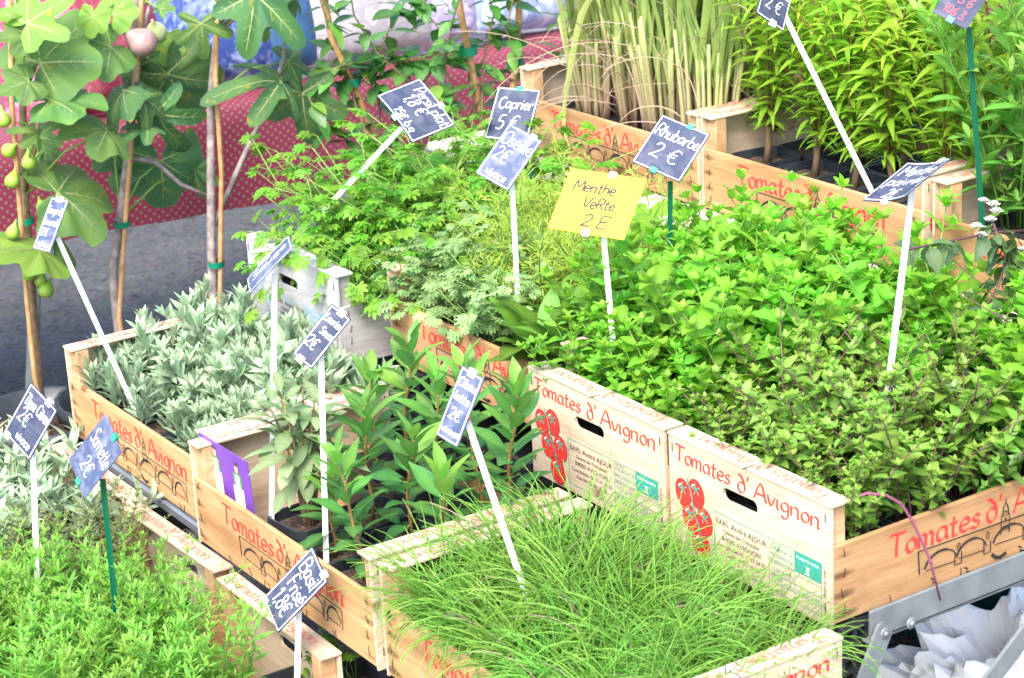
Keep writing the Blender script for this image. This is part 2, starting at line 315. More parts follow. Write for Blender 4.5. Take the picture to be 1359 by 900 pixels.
# ------------------------------------------------------------------ stroke lettering
GL = {
'A': (5.2, "0,0 2.5,7 5,0|1,2.5 4,2.5"), 'B': (4.8, ".5,0 .5,7 3,7 4,5.5 3,4 .5,3.8 3.5,3.6 4.5,1.8 3.3,0 .5,0"), 'C': (4.8, "4.5,6 3,7 1,6 .3,3.5 1,.8 3,0 4.6,1"),
'E': (4.4, "4.3,7 .8,6.8 .6,3.7 3.2,4|.6,3.7 .5,0 4.2,.3"), '€': (4.6, "4.2,6 3,6.8 1.5,6 .9,3.5 1.5,.8 3,.1 4.3,.8|0,4.2 3.2,4.4|0,2.8 3,3"), 'F': (4.2, "4,7 .6,7 .5,0|.5,3.8 3,3.9"),
'H': (5, ".5,7 .5,0|4,7 4,0|.5,3.6 4,3.7"), 'J': (4, "3.5,7 3.4,1.5 2.2,0 .5,.7"), 'L': (4.2, "1.6,7 .8,3 .5,.3 4,.2"), 'M': (6, ".3,0 .8,7 3,2.5 5.2,7 5.7,0"), 'N': (5, ".4,0 .6,7 4.2,0 4.5,7"),
'O': (5.4, "2.8,7 .8,5.8 .3,3.4 1.2,.6 3,0 4.8,1.5 5,4.5 3.8,6.6 2.4,7"), 'P': (4.6, ".5,0 .8,7 3.5,6.6 4.2,5 3,3.4 .7,3.2"), 'R': (4.8, ".5,0 .8,7 3.5,6.6 4.2,5 3,3.4 .7,3.2|2,3.3 4.5,0"),
'S': (4.4, "4,6 2.8,7 1,6.2 1.2,4.6 3.4,3 3.9,1.4 2.4,0 .3,.8"), 'T': (5, "0,6.6 .8,7.1 4.4,6.8 5,7.3|2.5,6.9 2.3,3 2.4,.1"), 'V': (4.6, "0,7 2,0 4.5,7"),
'a': (4.2, "3.3,3.2 2.4,4 1,3.6 .4,2 1,.3 2.2,.2 3.2,1.6 3.4,3.8|3.4,3.8 3.3,.9 4,.1"), 'b': (3.9, ".6,7 .5,.4|.5,2.8 1.8,4 3.3,3 3.4,1 2,0 .5,.8"), 'c': (3.5, "3.2,3.4 2,4 .7,3 .5,1.2 1.6,0 3.2,.7"),
'd': (4.1, "3.2,3 2,4 .7,3 .5,1.2 1.6,0 3.2,1.2|3.3,7 3.2,1 3.8,0"), '∂': (4, "3,3.6 1.6,4 .5,2.4 1,.4 2.2,0 3.4,1.6 3,4.5 1.8,6.3 .6,6.8"), 'e': (3.8, ".6,2 3.2,2.3 2.8,3.7 1.6,4 .5,2.6 .7,.8 2,0 3.5,.7"),
'é': (3.8, ".6,2 3.2,2.3 2.8,3.7 1.6,4 .5,2.6 .7,.8 2,0 3.5,.7|1.6,5 2.6,6"), 'f': (3, "3,6.6 2,7 1.3,6 1.2,0|.2,4 2.6,4"), 'g': (3.9, "3.2,3.2 2,4 .7,3 .6,1.4 1.7,.4 3.1,1.4 3.3,3.8|3.3,3.8 3.1,-1.4 1.8,-2.4 .5,-1.8"),
'h': (3.8, ".5,7 .5,0|.5,2.6 2,4 3.2,3 3.2,0"), 'i': (1.7, ".6,4 .6,.5 1.3,0|.6,5.4 .9,5.8"), 'l': (1.7, ".6,7 .6,.6 1.3,0"), 'm': (5.6, ".4,4 .5,0|.5,2.8 1.5,4 2.5,3.2 2.5,0|2.5,2.8 3.6,4 4.6,3.2 4.6,.4 5.2,0"),
'n': (4, ".4,4 .5,0|.5,2.8 1.8,4 3,3.2 3,.4 3.6,0"), 'o': (3.7, "2,4 .7,3.2 .5,1.4 1.6,0 3,.8 3.2,2.6 2.4,3.9 1.5,3.9"), 'p': (3.9, ".5,4 .4,-2.4|.5,3 2,4 3.4,3 3.2,1 1.8,.2 .5,1"), 'r': (3, ".5,4 .6,0|.6,2.6 1.6,3.9 2.7,3.6"),
's': (3.2, "2.8,3.5 1.6,4 .7,3.2 1.2,2.3 2.5,1.6 2.4,.5 1.2,0 .2,.6"), 't': (3, "1.4,6 1.2,.8 2,0 2.8,.4|.2,4 2.6,4"), 'u': (4, ".4,4 .6,1 1.6,0 3,1.2 3.2,4|3.2,4 3.1,.6 3.8,0"), 'v': (3.5, ".2,4 1.6,.1 3.2,4.1"),
'y': (3.6, ".3,4 1.6,1|3.3,4 1.8,0 .6,-2.2"), ',': (1.4, ".7,.5 .3,-1"), "'": (1.6, ".9,7.3 .5,5.4"), '.': (1.2, ".3,0 .6,.3"), ' ': (2.4, ""), '-': (3, ".4,2.6 2.4,2.8"),
'0': (4, "2,7 .5,5 .5,2 2,0 3.4,2 3.4,5 2,7"), '1': (2.8, ".4,5.2 1.8,7 1.6,0"), '2': (4.2, ".5,5.6 1.6,7 3.2,6.4 3.3,4.6 1.4,1.6 .3,.2 1.4,.5 4,.1"), '3': (4, ".5,6.4 2.2,7 3.3,5.6 1.6,3.8 3.4,2.4 2.6,.2 .4,.5"),
'4': (4, "2.6,7 .3,2.4 3.8,2.5|2.8,4 2.6,0"), '5': (4, "3.6,7 1.2,6.8 .8,4 2.6,4.2 3.5,2.4 2.4,.2 .4,.4"), '6': (4, "3,7 1,4.6 .5,2 1.8,0 3.4,1.4 2.6,3.4 .7,2.6"), '7': (4, ".4,7 3.6,6.8 1.6,0"),
'8': (4, "3.2,6 2,7 .8,6 1.4,4.4 3,3 3.3,1.2 2,0 .6,1.2 1,3 3,4.6 3.3,6"), '9': (4, "3.3,5 2,3.8 .7,5 1.6,6.9 3.2,6 3,2 1.4,0"),
}
def smooth_poly(p, k=4):
    if len(p) < 3: return p
    q = []
    for i in range(len(p)-1):
        a, b, c, d = p[max(i-1, 0)], p[i], p[i+1], p[min(i+2, len(p)-1)]
        for j in range(k):
            t = j/k
            q.append(tuple(.5*((2*b[e]) + (-a[e]+c[e])*t + (2*a[e]-5*b[e]+4*c[e]-d[e])*t*t + (-a[e]+3*b[e]-3*c[e]+d[e])*t**3) for e in (0, 1)))
    q.append(p[-1]); return q
def strip(mb, pts, fn, wd, nib=None, lift=0.0004):
    """flat ribbon along 2-D pts; fn maps (u, v, height) onto the surface"""
    vs = []
    for i, p in enumerate(pts):
        a = V(pts[max(i-1, 0)]); b = V(pts[min(i+1, len(pts)-1)]); d = (b-a)
        d = d.normalized() if d.length > 0 else V((1, 0)); nrm = V((-d.y, d.x))
        if nib is None: off = nrm*wd*.5
        else:
            nv = V((math.cos(nib), math.sin(nib)))
            off = nrm*(abs(nv.dot(nrm))*.5+.13)*wd
        h = lift + i*2e-6
        q = V(p); vs += [fn(q.x+off.x, q.y+off.y, h), fn(q.x-off.x, q.y-off.y, h)]
    mb.add(vs, [(2*i, 2*i+1, 2*i+3, 2*i+2) for i in range(len(pts)-1)])
def text_w(s): return sum(GL[c][0] for c in s)
def write(mb, s, fn, x, y, unit, wd, nib=None, width=None, slant=0, jit=0):
    """stroke text, baseline at (x,y); unit = metres per glyph unit (cap height is 7 units)"""
    ux = width/text_w(s) if width else unit
    cx = x; k = 0
    for c in s:
        adv, st = GL[c]; jy = R(-jit, jit)*unit
        for part in st.split('|'):
            if not part: continue
            p = [tuple(map(float, q.split(','))) for q in part.split()]
            p = [(cx+(a+slant*b)*ux, y+b*unit+jy) for a, b in smooth_poly(p)]
            strip(mb, p, fn, wd, nib, .0004+(k % 40)*1.2e-5); k += 1
        cx += adv*ux
def font_text(mb, s, fn, x, y, size, align='LEFT', width=None, lift=.0005):
    cu = bpy.data.curves.new('print', 'FONT'); cu.body = s; cu.size = size; cu.align_x = align; cu.resolution_u = 2
    o = bpy.data.objects.new('print', cu); me = bpy.data.meshes.new_from_object(o)
    vs = [v.co.copy() for v in me.vertices]; fs = [tuple(p.vertices) for p in me.polygons]
    if vs:
        w_ = max(v.x for v in vs)-min(v.x for v in vs); k = width/w_ if width else 1
        mb.add([fn(x+v.x*k, y+v.y, lift) for v in vs], fs)
    bpy.data.objects.remove(o); bpy.data.curves.remove(cu); bpy.data.meshes.remove(me)
def disc(mb, cx, cy, rx, ry, fn, lift, n=18, rot=0, a0=0, a1=2*math.pi):
    pts = [(cx+rx*math.cos(a0+(a1-a0)*i/n)*math.cos(rot)-ry*math.sin(a0+(a1-a0)*i/n)*math.sin(rot), cy+rx*math.cos(a0+(a1-a0)*i/n)*math.sin(rot)+ry*math.sin(a0+(a1-a0)*i/n)*math.cos(rot)) for i in range(n)]
    mb.add([fn(*p, lift) for p in pts], [tuple(range(n))])
def ring(mb, cx, cy, rx, ry, fn, wd, lift, a0=0, a1=2*math.pi, n=20, rot=0):
    pts = []
    for i in range(n+1):
        a = a0+(a1-a0)*i/n; x = rx*math.cos(a); y = ry*math.sin(a)
        pts.append((cx+x*math.cos(rot)-y*math.sin(rot), cy+x*math.sin(rot)+y*math.cos(rot)))
    strip(mb, pts, fn, wd, None, lift)
def rect(mb, x0, y0, x1, y1, fn, lift): mb.add([fn(x0, y0, lift), fn(x1, y0, lift), fn(x1, y1, lift), fn(x0, y1, lift)], [(0, 1, 2, 3)])
def frame(o, ux, uy, n):
    o, ux, uy, n = V(o), V(ux), V(uy), V(n)
    return lambda a, b, h: o+ux*a+uy*b+n*h
# ------------------------------------------------------------------ setting: ground
def ground_mat():
    m, n, l, b = mat('asphalt')
    tc = n.new('ShaderNodeTexCoord'); a = n.new('ShaderNodeTexNoise'); a.inputs['Scale'].default_value = 2.2; a.inputs['Detail'].default_value = 10; a.inputs['Roughness'].default_value = .7
    c = n.new('ShaderNodeTexVoronoi'); c.inputs['Scale'].default_value = 75
    l.new(tc.outputs['Object'], a.inputs['Vector']); l.new(tc.outputs['Object'], c.inputs['Vector'])
    r = n.new('ShaderNodeValToRGB'); r.color_ramp.elements[0].position = .3; r.color_ramp.elements[0].color = (.021, .019, .021, 1); r.color_ramp.elements[1].position = .7; r.color_ramp.elements[1].color = (.052, .046, .046, 1)
    l.new(a.outputs[0], r.inputs[0])
    x = n.new('ShaderNodeMix'); x.data_type = 'RGBA'; x.blend_type = 'OVERLAY'; x.inputs[0].default_value = .95
    l.new(r.outputs[0], x.inputs[6]); l.new(c.outputs['Color'], x.inputs[7])
    hs = n.new('ShaderNodeHueSaturation'); hs.inputs['Saturation'].default_value = .35; l.new(x.outputs[2], hs.inputs['Color']); l.new(hs.outputs[0], b.inputs['Base Color'])
    bp = n.new('ShaderNodeBump'); bp.inputs['Strength'].default_value = .7; bp.inputs['Distance'].default_value = .006; l.new(c.outputs['Distance'], bp.inputs['Height']); l.new(bp.outputs[0], b.inputs['Normal'])
    b.inputs['Roughness'].default_value = .85
    return m
mb = MB(); mb.add([(-150, -150, 0), (150, -150, 0), (150, 150, 0), (-150, 150, 0)], [(0, 1, 2, 3)])
tag(mb.build('ground', ground_mat(), smooth=False), kind='structure')

# ------------------------------------------------------------------ crates
L_, W_, H_, HP = .5, .298, .1535, .1008
def print_plank(parent, ink='red', dim=1.0):
    fn = frame((0, 0, 0), (1, 0, 0), (0, 0, 1), (0, -1, 0))
    a = MB(); write(a, "Tomates", fn, .088, .060, .0042, .0042, .6, width=.148, slant=.04, jit=.15); write(a, "∂'", fn, .244, .060, .0044, .0042, .6, width=.03); write(a, "Avignon", fn, .291, .0595, .0042, .0042, .6, width=.132, slant=.04, jit=.15)
    a.build('lettering', M[ink], parent, smooth=False)
    b = MB(); wd = .0015
    S = lambda pts, ww=wd, lf=.0006: strip(b, pts, fn, ww, None, lf)
    x0, x1 = .135, .415
    S([(x0, .056), (x1, .052)]); S([(x0, .056), (x0+.002, .026)], wd*1.4, .00065); S([(x1, .052), (x1-.001, .022)], wd, .00063)
    k = 0
    for i, (c, rr) in enumerate(((.172, .027), (.222, .025), (.285, .028), (.343, .027), (.393, .018))):
        ring(b, c, .026, rr, .021, fn, wd*2.2, .0007+i*2e-5, math.radians(168), math.radians(70), 12); ring(b, c, .026, rr, .021, fn, wd*1.1, .00085+i*2e-5, math.radians(70), math.radians(12), 12)
        S([(c-rr*.9, .028), (c+rr*.9, .026)], wd*.8, .0009+i*1e-5)
        if i < 4:
            p = c+rr+.001; S([(p-.006, .037), (p-.006, .021), (p+.005, .021), (p+.005, .036)], wd*1.3, .0010+i*1e-5); S([(p-.002, .046), (p-.002, .040), (p+.002, .040), (p+.002, .046), (p, .049), (p-.002, .046)], wd, .00108)
    for x, y, s in ((.155, .016, 1), (.21, .013, -1), (.30, .014, 1), (.385, .012, -1)):
        S([(x, y), (x+.006, y-.003), (x+.003, y-.006), (x+.011, y-.009)], wd*1.4, .0011)
    S([(.255, .017), (.262, .011), (.27, .009), (.28, .012)], wd*3, .0012)
    # the tower with its steeple
    S([(0.2700, .038), (0.2700, .062), (0.2840, .062), (0.2840, .038)], wd, .0013); S([(0.2720, .062), (0.2730, .072), (0.2770, .079), (0.2810, .072), (0.2820, .062)], wd*1.4, .0014); S([(0.2770, .079), (0.2770, .084)], wd, .0015)
    for x in (.273, .2775, .2815): S([(x, .043), (x, .049)], wd*1.6, .0016)
    S([(0.2770, .054), (0.2770, .059)], wd*1.8, .0016); S([(0.2750, .067), (0.2790, .067)], wd*1.6, .0017)
    b.build('bridge_drawing', M['black'], parent, smooth=False)
def print_end(parent, fn, blue=False):
    c1, c2, c3 = ('blueink', 'black', 'blueink') if blue else ('red', 'black', 'teal')
    if not blue:
        a = MB(); write(a, "Tomates", fn, .012, .1205, .0030, .0031, .6, width=.108, slant=.05); write(a, "∂'", fn, .132, .118, .0033, .0031, .6, width=.024); write(a, "Avignon", fn, .163, .1185, .0032, .0032, .6, width=.118, slant=.05)
        a.build('lettering', M[c1], parent, smooth=False)
    t = MB(); o = MB(); g = MB()
    toms = ((.027, .080, .0145, .0185), (.053, .087, .015, .0185), (.040, .051, .0145, .0175), (.069, .055, .0145, .0175), (.061, .021, .0165, .019))
    for i, (x, y, rx, ry) in enumerate(toms):
        lf = .0005+i*.0001
        disc(o, x, y, rx+.0008, ry+.0008, fn, lf, 20, .25); disc(t, x, y, rx, ry, fn, lf+.00005, 20, .25)
        for q in range(5):
            an = q*1.257+.5; strip(g, [(x, y+.006), (x+.0085*math.cos(an), y+.006+.0085*math.sin(an))], fn, .0022, None, .0012+q*1e-5)
    st = [(.035, .103), (.042, .09), (.047, .072), (.05, .06), (.058, .046), (.06, .032)]
    strip(g, smooth_poly(st), fn, .0022, None, .0014)
    if blue:
        g.v += []; g.build('tomato_drawing', M['blueink'], parent, smooth=False)
    else:
        o.build('tomato_outline', M['black'], parent, smooth=False); t.build('tomato_drawing', M['tomato'], parent, smooth=False); g.build('tomato_stalk', M['teal'], parent, smooth=False)
        h = MB()
        for x, y, rx, ry in toms: strip(h, [(x-rx*.55, y+ry*.45), (x-rx*.2, y+ry*.62)], fn, .0018, None, .0013)
        h.build('tomato_highlight', M['white_ink'], parent, smooth=False)
    b = MB()
    for s, y, z, wdt in (("EARL André AJOUR", .0625, .0098, .094), ("Chemin des Trompeaux", .053, .0072, .068), ("84000 AVIGNON", .0425, .0095, .072), ("Commandes 06 17 67 24 25", .033, .0078, .09), ("Fax 04 90 89 16 38", .0235, .0078, .066)):
        font_text(b, s, fn, .138, y, z, 'CENTER', wdt)
    fn2 = lambda a_, b_, h: fn(.2905-b_, .012+a_, h)
    font_text(b, "DECISER - VERGER DU SOW", fn2, 0, 0, .0062, 'LEFT', .058)
    b.build('address_print', M[c2], parent, smooth=False)
    k = MB(); S = lambda p, i=0: strip(k, p, fn, .0009, None, .0005+i*2e-5)
    S([(.087, .0765), (.284, .0765)]); S([(.087, .0765), (.087, .012)], 1); S([(.087, .0125), (.282, .0095)], 2); S([(.2825, .0765), (.2825, .0095)], 3); S([(.19, .0765), (.19, .011)], 4)
    S([(.19, .051), (.2825, .051)], 5); S([(.19, .033), (.2825, .033)], 6); S([(.19, .0225), (.2825, .0225)], 7); S([(.236, .0765), (.236, .033)], 8)
    for i, x in enumerate((.213, .236, .259)): S([(x, .0325), (x, .0115)], 9+i)
    rect(k, .2365, .0515, .282, .076, fn, .00075)
    font_text(k, "FRANCE", fn, .192, .064, .0085, width=.041); font_text(k, "PROVENCE", fn, .192, .0545, .0085, width=.041); font_text(k, "ORIGINE", fn, .192, .0715, .0045, width=.02)
    font_text(k, "PRODUIT/VARIETE", fn, .192, .0465, .004, width=.04); font_text(k, "TOMATES", fn, .192, .0365, .0085, width=.041); font_text(k, "CALIBRE", fn, .192, .0285, .0045, width=.02)
    for i, x in enumerate((.194, .2165, .2395, .2625)): font_text(k, ("57/67", "67/82", "82/102", "GRAPPE")[i], fn, x, .0245, .006, width=.017)
    font_text(k, "Numéro du Maître traité", fn, .238, .045, .0042, width=.043)
    k.build('information_box', M[c3], parent, smooth=False)
    wh = MB(); font_text(wh, "I", fn, .259, .054, .0125, 'CENTER', .003, .0009); font_text(wh, "Produit Normalisé", fn, .259, .0685, .0055, 'CENTER', .038, .0009); rect(wh, .2555, .0535, .2625, .0546, fn, .00092); rect(wh, .2555, .0617, .2625, .0628, fn, .00092)
    wh.build('class_mark', M['white_ink'], parent, smooth=False)
# shared crate pieces
def panel_mesh(name, m):
    """end panel in its own frame: x across (0..W), y thickness, z up, with a slotted hand hole"""
    h = H_-.0042; out = [(0, 0), (W_, 0), (W_, h), (0, h)]
    hole = []
    for k in range(16):
        a = 2*math.pi*k/16; cx = .161 if math.cos(a) > 0 else .113
        hole.append((cx+.0085*math.cos(a), .106+.0085*math.sin(a)))
    allp = out+hole
    tri = tessellate_polygon([[V((x, y, 0)) for x, y in out], [V((x, y, 0)) for x, y in hole]])
    mb = MB(); n = len(allp); t = .0042
    vs = [(x, 0, z) for x, z in allp]+[(x, t, z) for x, z in allp]
    fs = []
    for a, b, c in tri:
        A, B, C_ = V(allp[a]), V(allp[b]), V(allp[c])
        if (B-A).cross(C_-A) < 0: a, b = b, a
        fs += [(a, b, c), (a+n, c+n, b+n)]
    for lo, hi in ((0, 4), (4, 20)):
        k = hi-lo
        for i in range(k):
            a, b = lo+i, lo+(i+1) % k
            fs.append((a, a+n, b+n, b) if lo == 0 else (a, b, b+n, a+n))
    mb.add(vs, fs); return mb.mesh(name, m, smooth=False)
def boxmesh(name, a, b, m, c=.0012): q = MB(); q.bbox(a, b, c); return q.mesh(name, m, smooth=False)
def staple_mesh():
    q = MB(); q.tube([(0, 0, 0), (0, -.0012, .0002), (0, -.0014, .010), (0, 0, .0102)], .0006, 4); return q.mesh('staple', M['rust'])
def bstaple_mesh():
    q = MB(); q.tube([(0, 0, -.004), (-.0008, 0, -.0035), (-.0008, 0, .0095), (0, 0, .0101)], .0005, 4); return q.mesh('staple', M['steel_staple'])
STAPLE = staple_mesh(); STAPLE2 = bstaple_mesh()
def crate_meshes(white=False):
    p, q, r = (M['wply'],)*3 if white else (M['plank'], M['post'], M['ply'])
    return dict(plank=boxmesh('side_plank', (.0045, 0, .003), (L_-.0045, .0065, HP), p), post=boxmesh('corner_post', (0, 0, 0), (.024, .022, H_-.0045), q),
                panel=panel_mesh('end_panel', r), batten=boxmesh('top_batten', (0, 0, 0), (W_+.003, .031, .0040), r, .0008), slat=boxmesh('base_slat', (.005, 0, 0), (L_-.005, .085, .004), p, .0008))
CM = crate_meshes(); CMW = crate_meshes(True)
def RX(x, y, z, rz): return Matrix.Translation((x, y, z)) @ Matrix.Rotation(rz, 4, 'Z')
def crate(loc, rz, label, white=False, print_side=True, print_ends=(0, 1)):
    """length along local X, origin at the outer bottom corner"""
    c = empty('wooden_crate', loc, rz); tag(c, label, 'crate', 'slatted wooden tomato crates of the herb stall')
    me = CMW if white else CM
    p = obj('side_plank', me['plank'], c)
    if print_side and not white: print_plank(p)
    for x in (.018, L_-.018):
        for z in (.016, .038, .062, .085):
            obj('staple', STAPLE, p, Matrix.Translation((x+R(-.002, .002), 0, z+R(-.003, .003))) @ Matrix.Rotation(R(-.4, .4), 4, 'Y'))
    for x in (.1, .2, .31, .4): obj('staple', STAPLE, p, Matrix.Translation((x+R(-.01, .01), 0, .004)) @ Matrix.Rotation(R(-.25, .25), 4, 'Y'))
    obj('side_plank', me['plank'], c, RX(L_, W_, 0, math.pi))
    for x in (.0046, L_-.0286):
        for y in (.0069, W_-.0289): obj('corner_post', me['post'], c, RX(x, y, 0, 0))
    for k, (x, y, rz2) in enumerate(((0, W_, -math.pi/2), (L_, 0, math.pi/2))):
        e = obj('end_panel', me['panel'], c, RX(x, y, 0, rz2))
        if k in print_ends: print_end(e, frame((0, 0, 0), (1, 0, 0), (0, 0, 1), (0, -1, 0)), white)
        for z in (.02, .13): 
            for xx in (.008, W_-.008): obj('staple', STAPLE, e, Matrix.Translation((xx, 0, z)))
        # the batten laid over the top, printed upside down
        bt = obj('top_batten', me['batten'], c, RX(x, y, H_-.0038, rz2) @ Matrix.Translation((-.0015, -.0012, R(0, .0006))))
        if not white:
            tb = MB(); fn = frame((W_-.01, .026, .0041), (-1, 0, 0), (0, -1, 0), (0, 0, 1))
            write(tb, "Tomates ∂'", fn, .006, .004, .0026, .0026, .6, width=.13); write(tb, "Avignon", fn, .145, .004, .0026, .0026, .6, width=.1)
            tb.build('lettering', M['red_faded'], bt, smooth=False)
        else: pass
        obj('staple', STAPLE2, bt, Matrix.Translation((.155, -.0002, .0042)) @ Matrix.Rotation(-math.pi/2, 4, 'X') @ Matrix.Scale(1.8, 4))
        for xx in (.01, W_-.008): obj('staple', STAPLE2, bt, Matrix.Translation((xx, .012, .0042)) @ Matrix.Rotation(-math.pi/2+.0, 4, 'X') @ Matrix.Rotation(.6, 4, 'Y') @ Matrix.Scale(.7, 4))
    for y in (.0075, .1065, .2055): obj('base_slat', me['slat'], c, RX(0, y, -.0002, 0))
    return c
ZT, ZM, ZB, ZL = Z0-.1147, Z0, Z0+.1795, .279
crate((-1.139, -.328, ZT), 0, 'pine tomato crate filled with silver-grey lavender')
crate((-.638, -.355, ZT), 0, 'pine tomato crate holding bay laurels and the purple picture card')
crate((-.123, -.352, ZT), 0, 'pine tomato crate overflowing with long grassy chives')
crate((-.0105, .001, ZM), math.pi/2, 'pine crate of leafy mint, its tomato-print end beside the bay laurels')
crate((.298, 0, ZM), math.pi/2, 'pine crate of small-leaved dark mint resting on the galvanised steel rail')
crate((-.835, .003, ZM), math.pi/2, 'whitewashed wooden crate with faded blue print under the parsley', white=True)
crate((-.826, .088, ZM), 0, 'pine crate of mixed herbs, pale artemisia and sorrel, beside the whitewashed crate')
crate((-1.165, .578, ZB), 0, 'pine tomato crate of tall lemongrass on the grey board')
crate((-.6625, .582, ZB), 0, 'pine tomato crate of lemon verbena on little trunks on the grey board')
crate((-.143, .580, ZB), 0, 'pine tomato crate behind the white-flowered twig, holding upright stevia')
LOWX = (-.835, -.530, -.225)
for x, lb in zip(LOWX, ('low pine crate of grey-leaved sage behind the savory', 'low pine crate under the lavender crate, filled with thyme and savory', 'low pine crate under the purple picture card, filled with bushy savory')):
    crate((x, {-.835: -.845, -.530: -.853, -.225: -.864}[x], ZL), math.pi/2+{-.835: .0, -.530: .02, -.225: -.015}[x], lb, print_ends=(1,))

# ------------------------------------------------------------------ stands
s = empty('steel_table', (-.4, -.18, 0)); tag(s, 'grey sheet steel table under the lavender and chives crates', 'table')
q = MB(); q.bbox((-.71, -.152, ZT-.018), (.77, .166, ZT-.0012), .003); q.build('table_top', M['zinc'], s, False)
for x in (-.66, .72):
    for y in (-.13, .13): q = MB(); q.tube([(x, y, 0), (x, y, ZT-.019)], .016, 10); q.build('leg', M['zinc'], s)
s = empty('low_bench', (-.68, -.6, 0)); tag(s, 'low wooden bench under the savory crates', 'bench')
for k, y in enumerate((-.26, -.09, .08)): obj('seat_board', boxmesh('seat_board', (-.48, y, ZL-.028), (.5, y+.15, ZL-.001), M['board']), s)
for x in (-.4, .4): obj('leg', boxmesh('leg', (x-.02, -.24, 0), (x+.02, .22, ZL-.029), M['board']), s)
# plastic lattice crates below the mint
def grid_crate(loc, sx, sy, h, label):
    c = empty('lattice_crate', loc); tag(c, label, 'plastic crate', 'black lattice crates under the mint')
    for nm, o, u, ln in (('lattice_wall', V((0, 0, 0)), V((1, 0, 0)), sx), ('lattice_wall', V((sx, 0, 0)), V((0, 1, 0)), sy), ('lattice_wall', V((0, sy, 0)), V((1, 0, 0)), sx), ('lattice_wall', V((0, 0, 0)), V((0, 1, 0)), sy)):
        q = MB(); n = V((0, 0, 1)).cross(u)
        def bar(a, b, z0, z1, th):
            p = [o+u*a-n*th, o+u*b-n*th, o+u*b+n*th, o+u*a+n*th]
            q.add([x+V((0, 0, z0)) for x in p]+[x+V((0, 0, z1)) for x in p], [(0, 3, 2, 1), (4, 5, 6, 7), (0, 1, 5, 4), (1, 2, 6, 5), (2, 3, 7, 6), (3, 0, 4, 7)])
        bar(.001, ln-.001, h-.014, h, .004); bar(.001, ln-.001, 0, .012, .0042)
        k = 0.006
        while k < ln-.008: bar(k, k+.0055, .001, h-.001, .0028); k += .019
        z = .028
        while z < h-.02: bar(.002, ln-.002, z, z+.005, .0024); z += .018
        q.build(nm, M['grid'], c, False)
    q = MB(); q.box((.004, .004, .003), (sx-.004, sy-.004, .007)); q.build('floor_plate', M['grid'], c, False)
grid_crate((.0, .012, ZM-.118), .292, .062, .1165, 'black plastic lattice crate under the crate on the steel rail')
grid_crate((-.31, .012, ZM-.118), .30, .39, .1165, 'black plastic lattice crate under the mint crate beside the bay laurel')
grid_crate((-.74, .012, ZM-.118), .40, .39, .1165, 'black plastic lattice crate under the mixed herb crate')
grid_crate((-1.15, .012, ZM-.118), .40, .39, .1165, 'black plastic lattice crate under the whitewashed crate')
s = empty('folding_stand', (0, .3, 0)); tag(s, 'galvanised steel folding stand with bolted angle rails under the mint crates', 'stand')
def flat_bar(name, a, b, w_, t, side, parent, m):
    a, b = V(a), V(b); d = (b-a).normalized(); n = V(side).normalized(); n = (n-d*n.dot(d)).normalized(); u = d.cross(n)
    q = MB(); vs = []
    for p in (a, b):
        for sx, sy in ((-1, -1), (1, -1), (1, 1), (-1, 1)): vs.append(p+u*w_*.5*sx+n*t*.5*sy)
    q.add(vs, [(0, 3, 2, 1), (4, 5, 6, 7), (0, 1, 5, 4), (1, 2, 6, 5), (2, 3, 7, 6), (3, 0, 4, 7)])
    # rounded ends
    for p, sg in ((a, -1), (b, 1)):
        k = 8; vs = []
        for i in range(k+1):
            an = -math.pi/2+math.pi*i/k; e = p+d*sg*math.cos(an)*w_*.5+u*math.sin(an)*w_*.5
            vs += [e-n*t*.49, e+n*t*.49]
        q.add(vs, [(2*i, 2*i+1, 2*i+3, 2*i+2) for i in range(k)]+[tuple(range(0, 2*k+2, 2)), tuple(range(1, 2*k+2, 2))])
    return q.build(name, m, parent, False)
o_ = V((0, .3, 0))
for x, sgn in ((.3095, 1), (-1.2, -1)):
    q = MB(); q.bbox((x-.004, -.25, ZM-.026), (x+.001, .72, ZM+.0095), .0008); q.bbox((x-.014 if sgn > 0 else x+.0015, -.25, ZM-.034), (x-.0042 if sgn > 0 else x+.014, .72, ZM-.031), .0006)
    rl = q.build('rail', M['galv'], s, False)
    if sgn > 0:
        for y in (-.236, -.195):
            e = MB(); e.tube([(x+.009, y, ZM-.019), (x+.0105, y, ZM-.019), (x+.011, y, ZM-.019)], [.0075, .0075, .006], 14); e.tube([(x+.0110, y, ZM-.019), (x+.0136, y, ZM-.019)], [.0045, .0035], 6); e.build('bolt', M['galv'], rl)
    flat_bar('leg', (x+.006*sgn, -.236, ZM-.019), (x+.13*sgn, -.66, .012), .026, .005, (1, 0, 0), s, M['galv'])
    flat_bar('leg', (x+.008*sgn, .1, ZM-.018), (x+.002*sgn, -.56, .02), .026, .005, (1, 0, 0), s, M['galv'])
    flat_bar('leg', (x+.007*sgn, .70, ZM-.018), (x+.012*sgn, .76, .012), .026, .005, (1, 0, 0), s, M['galv'])
for y in (-.2, .0, .08): q = MB(); q.bbox((-1.198, y-.012, ZM-.131), (-.02, y+.012, ZM-.119), .001); q.build('cross_rail', M['galv'], s, False)
for y in (-.1, .12): q = MB(); q.bbox((-.02, y-.012, ZM-.014), (.294, y+.012, ZM-.002), .001); q.build('cross_rail', M['galv'], s, False)
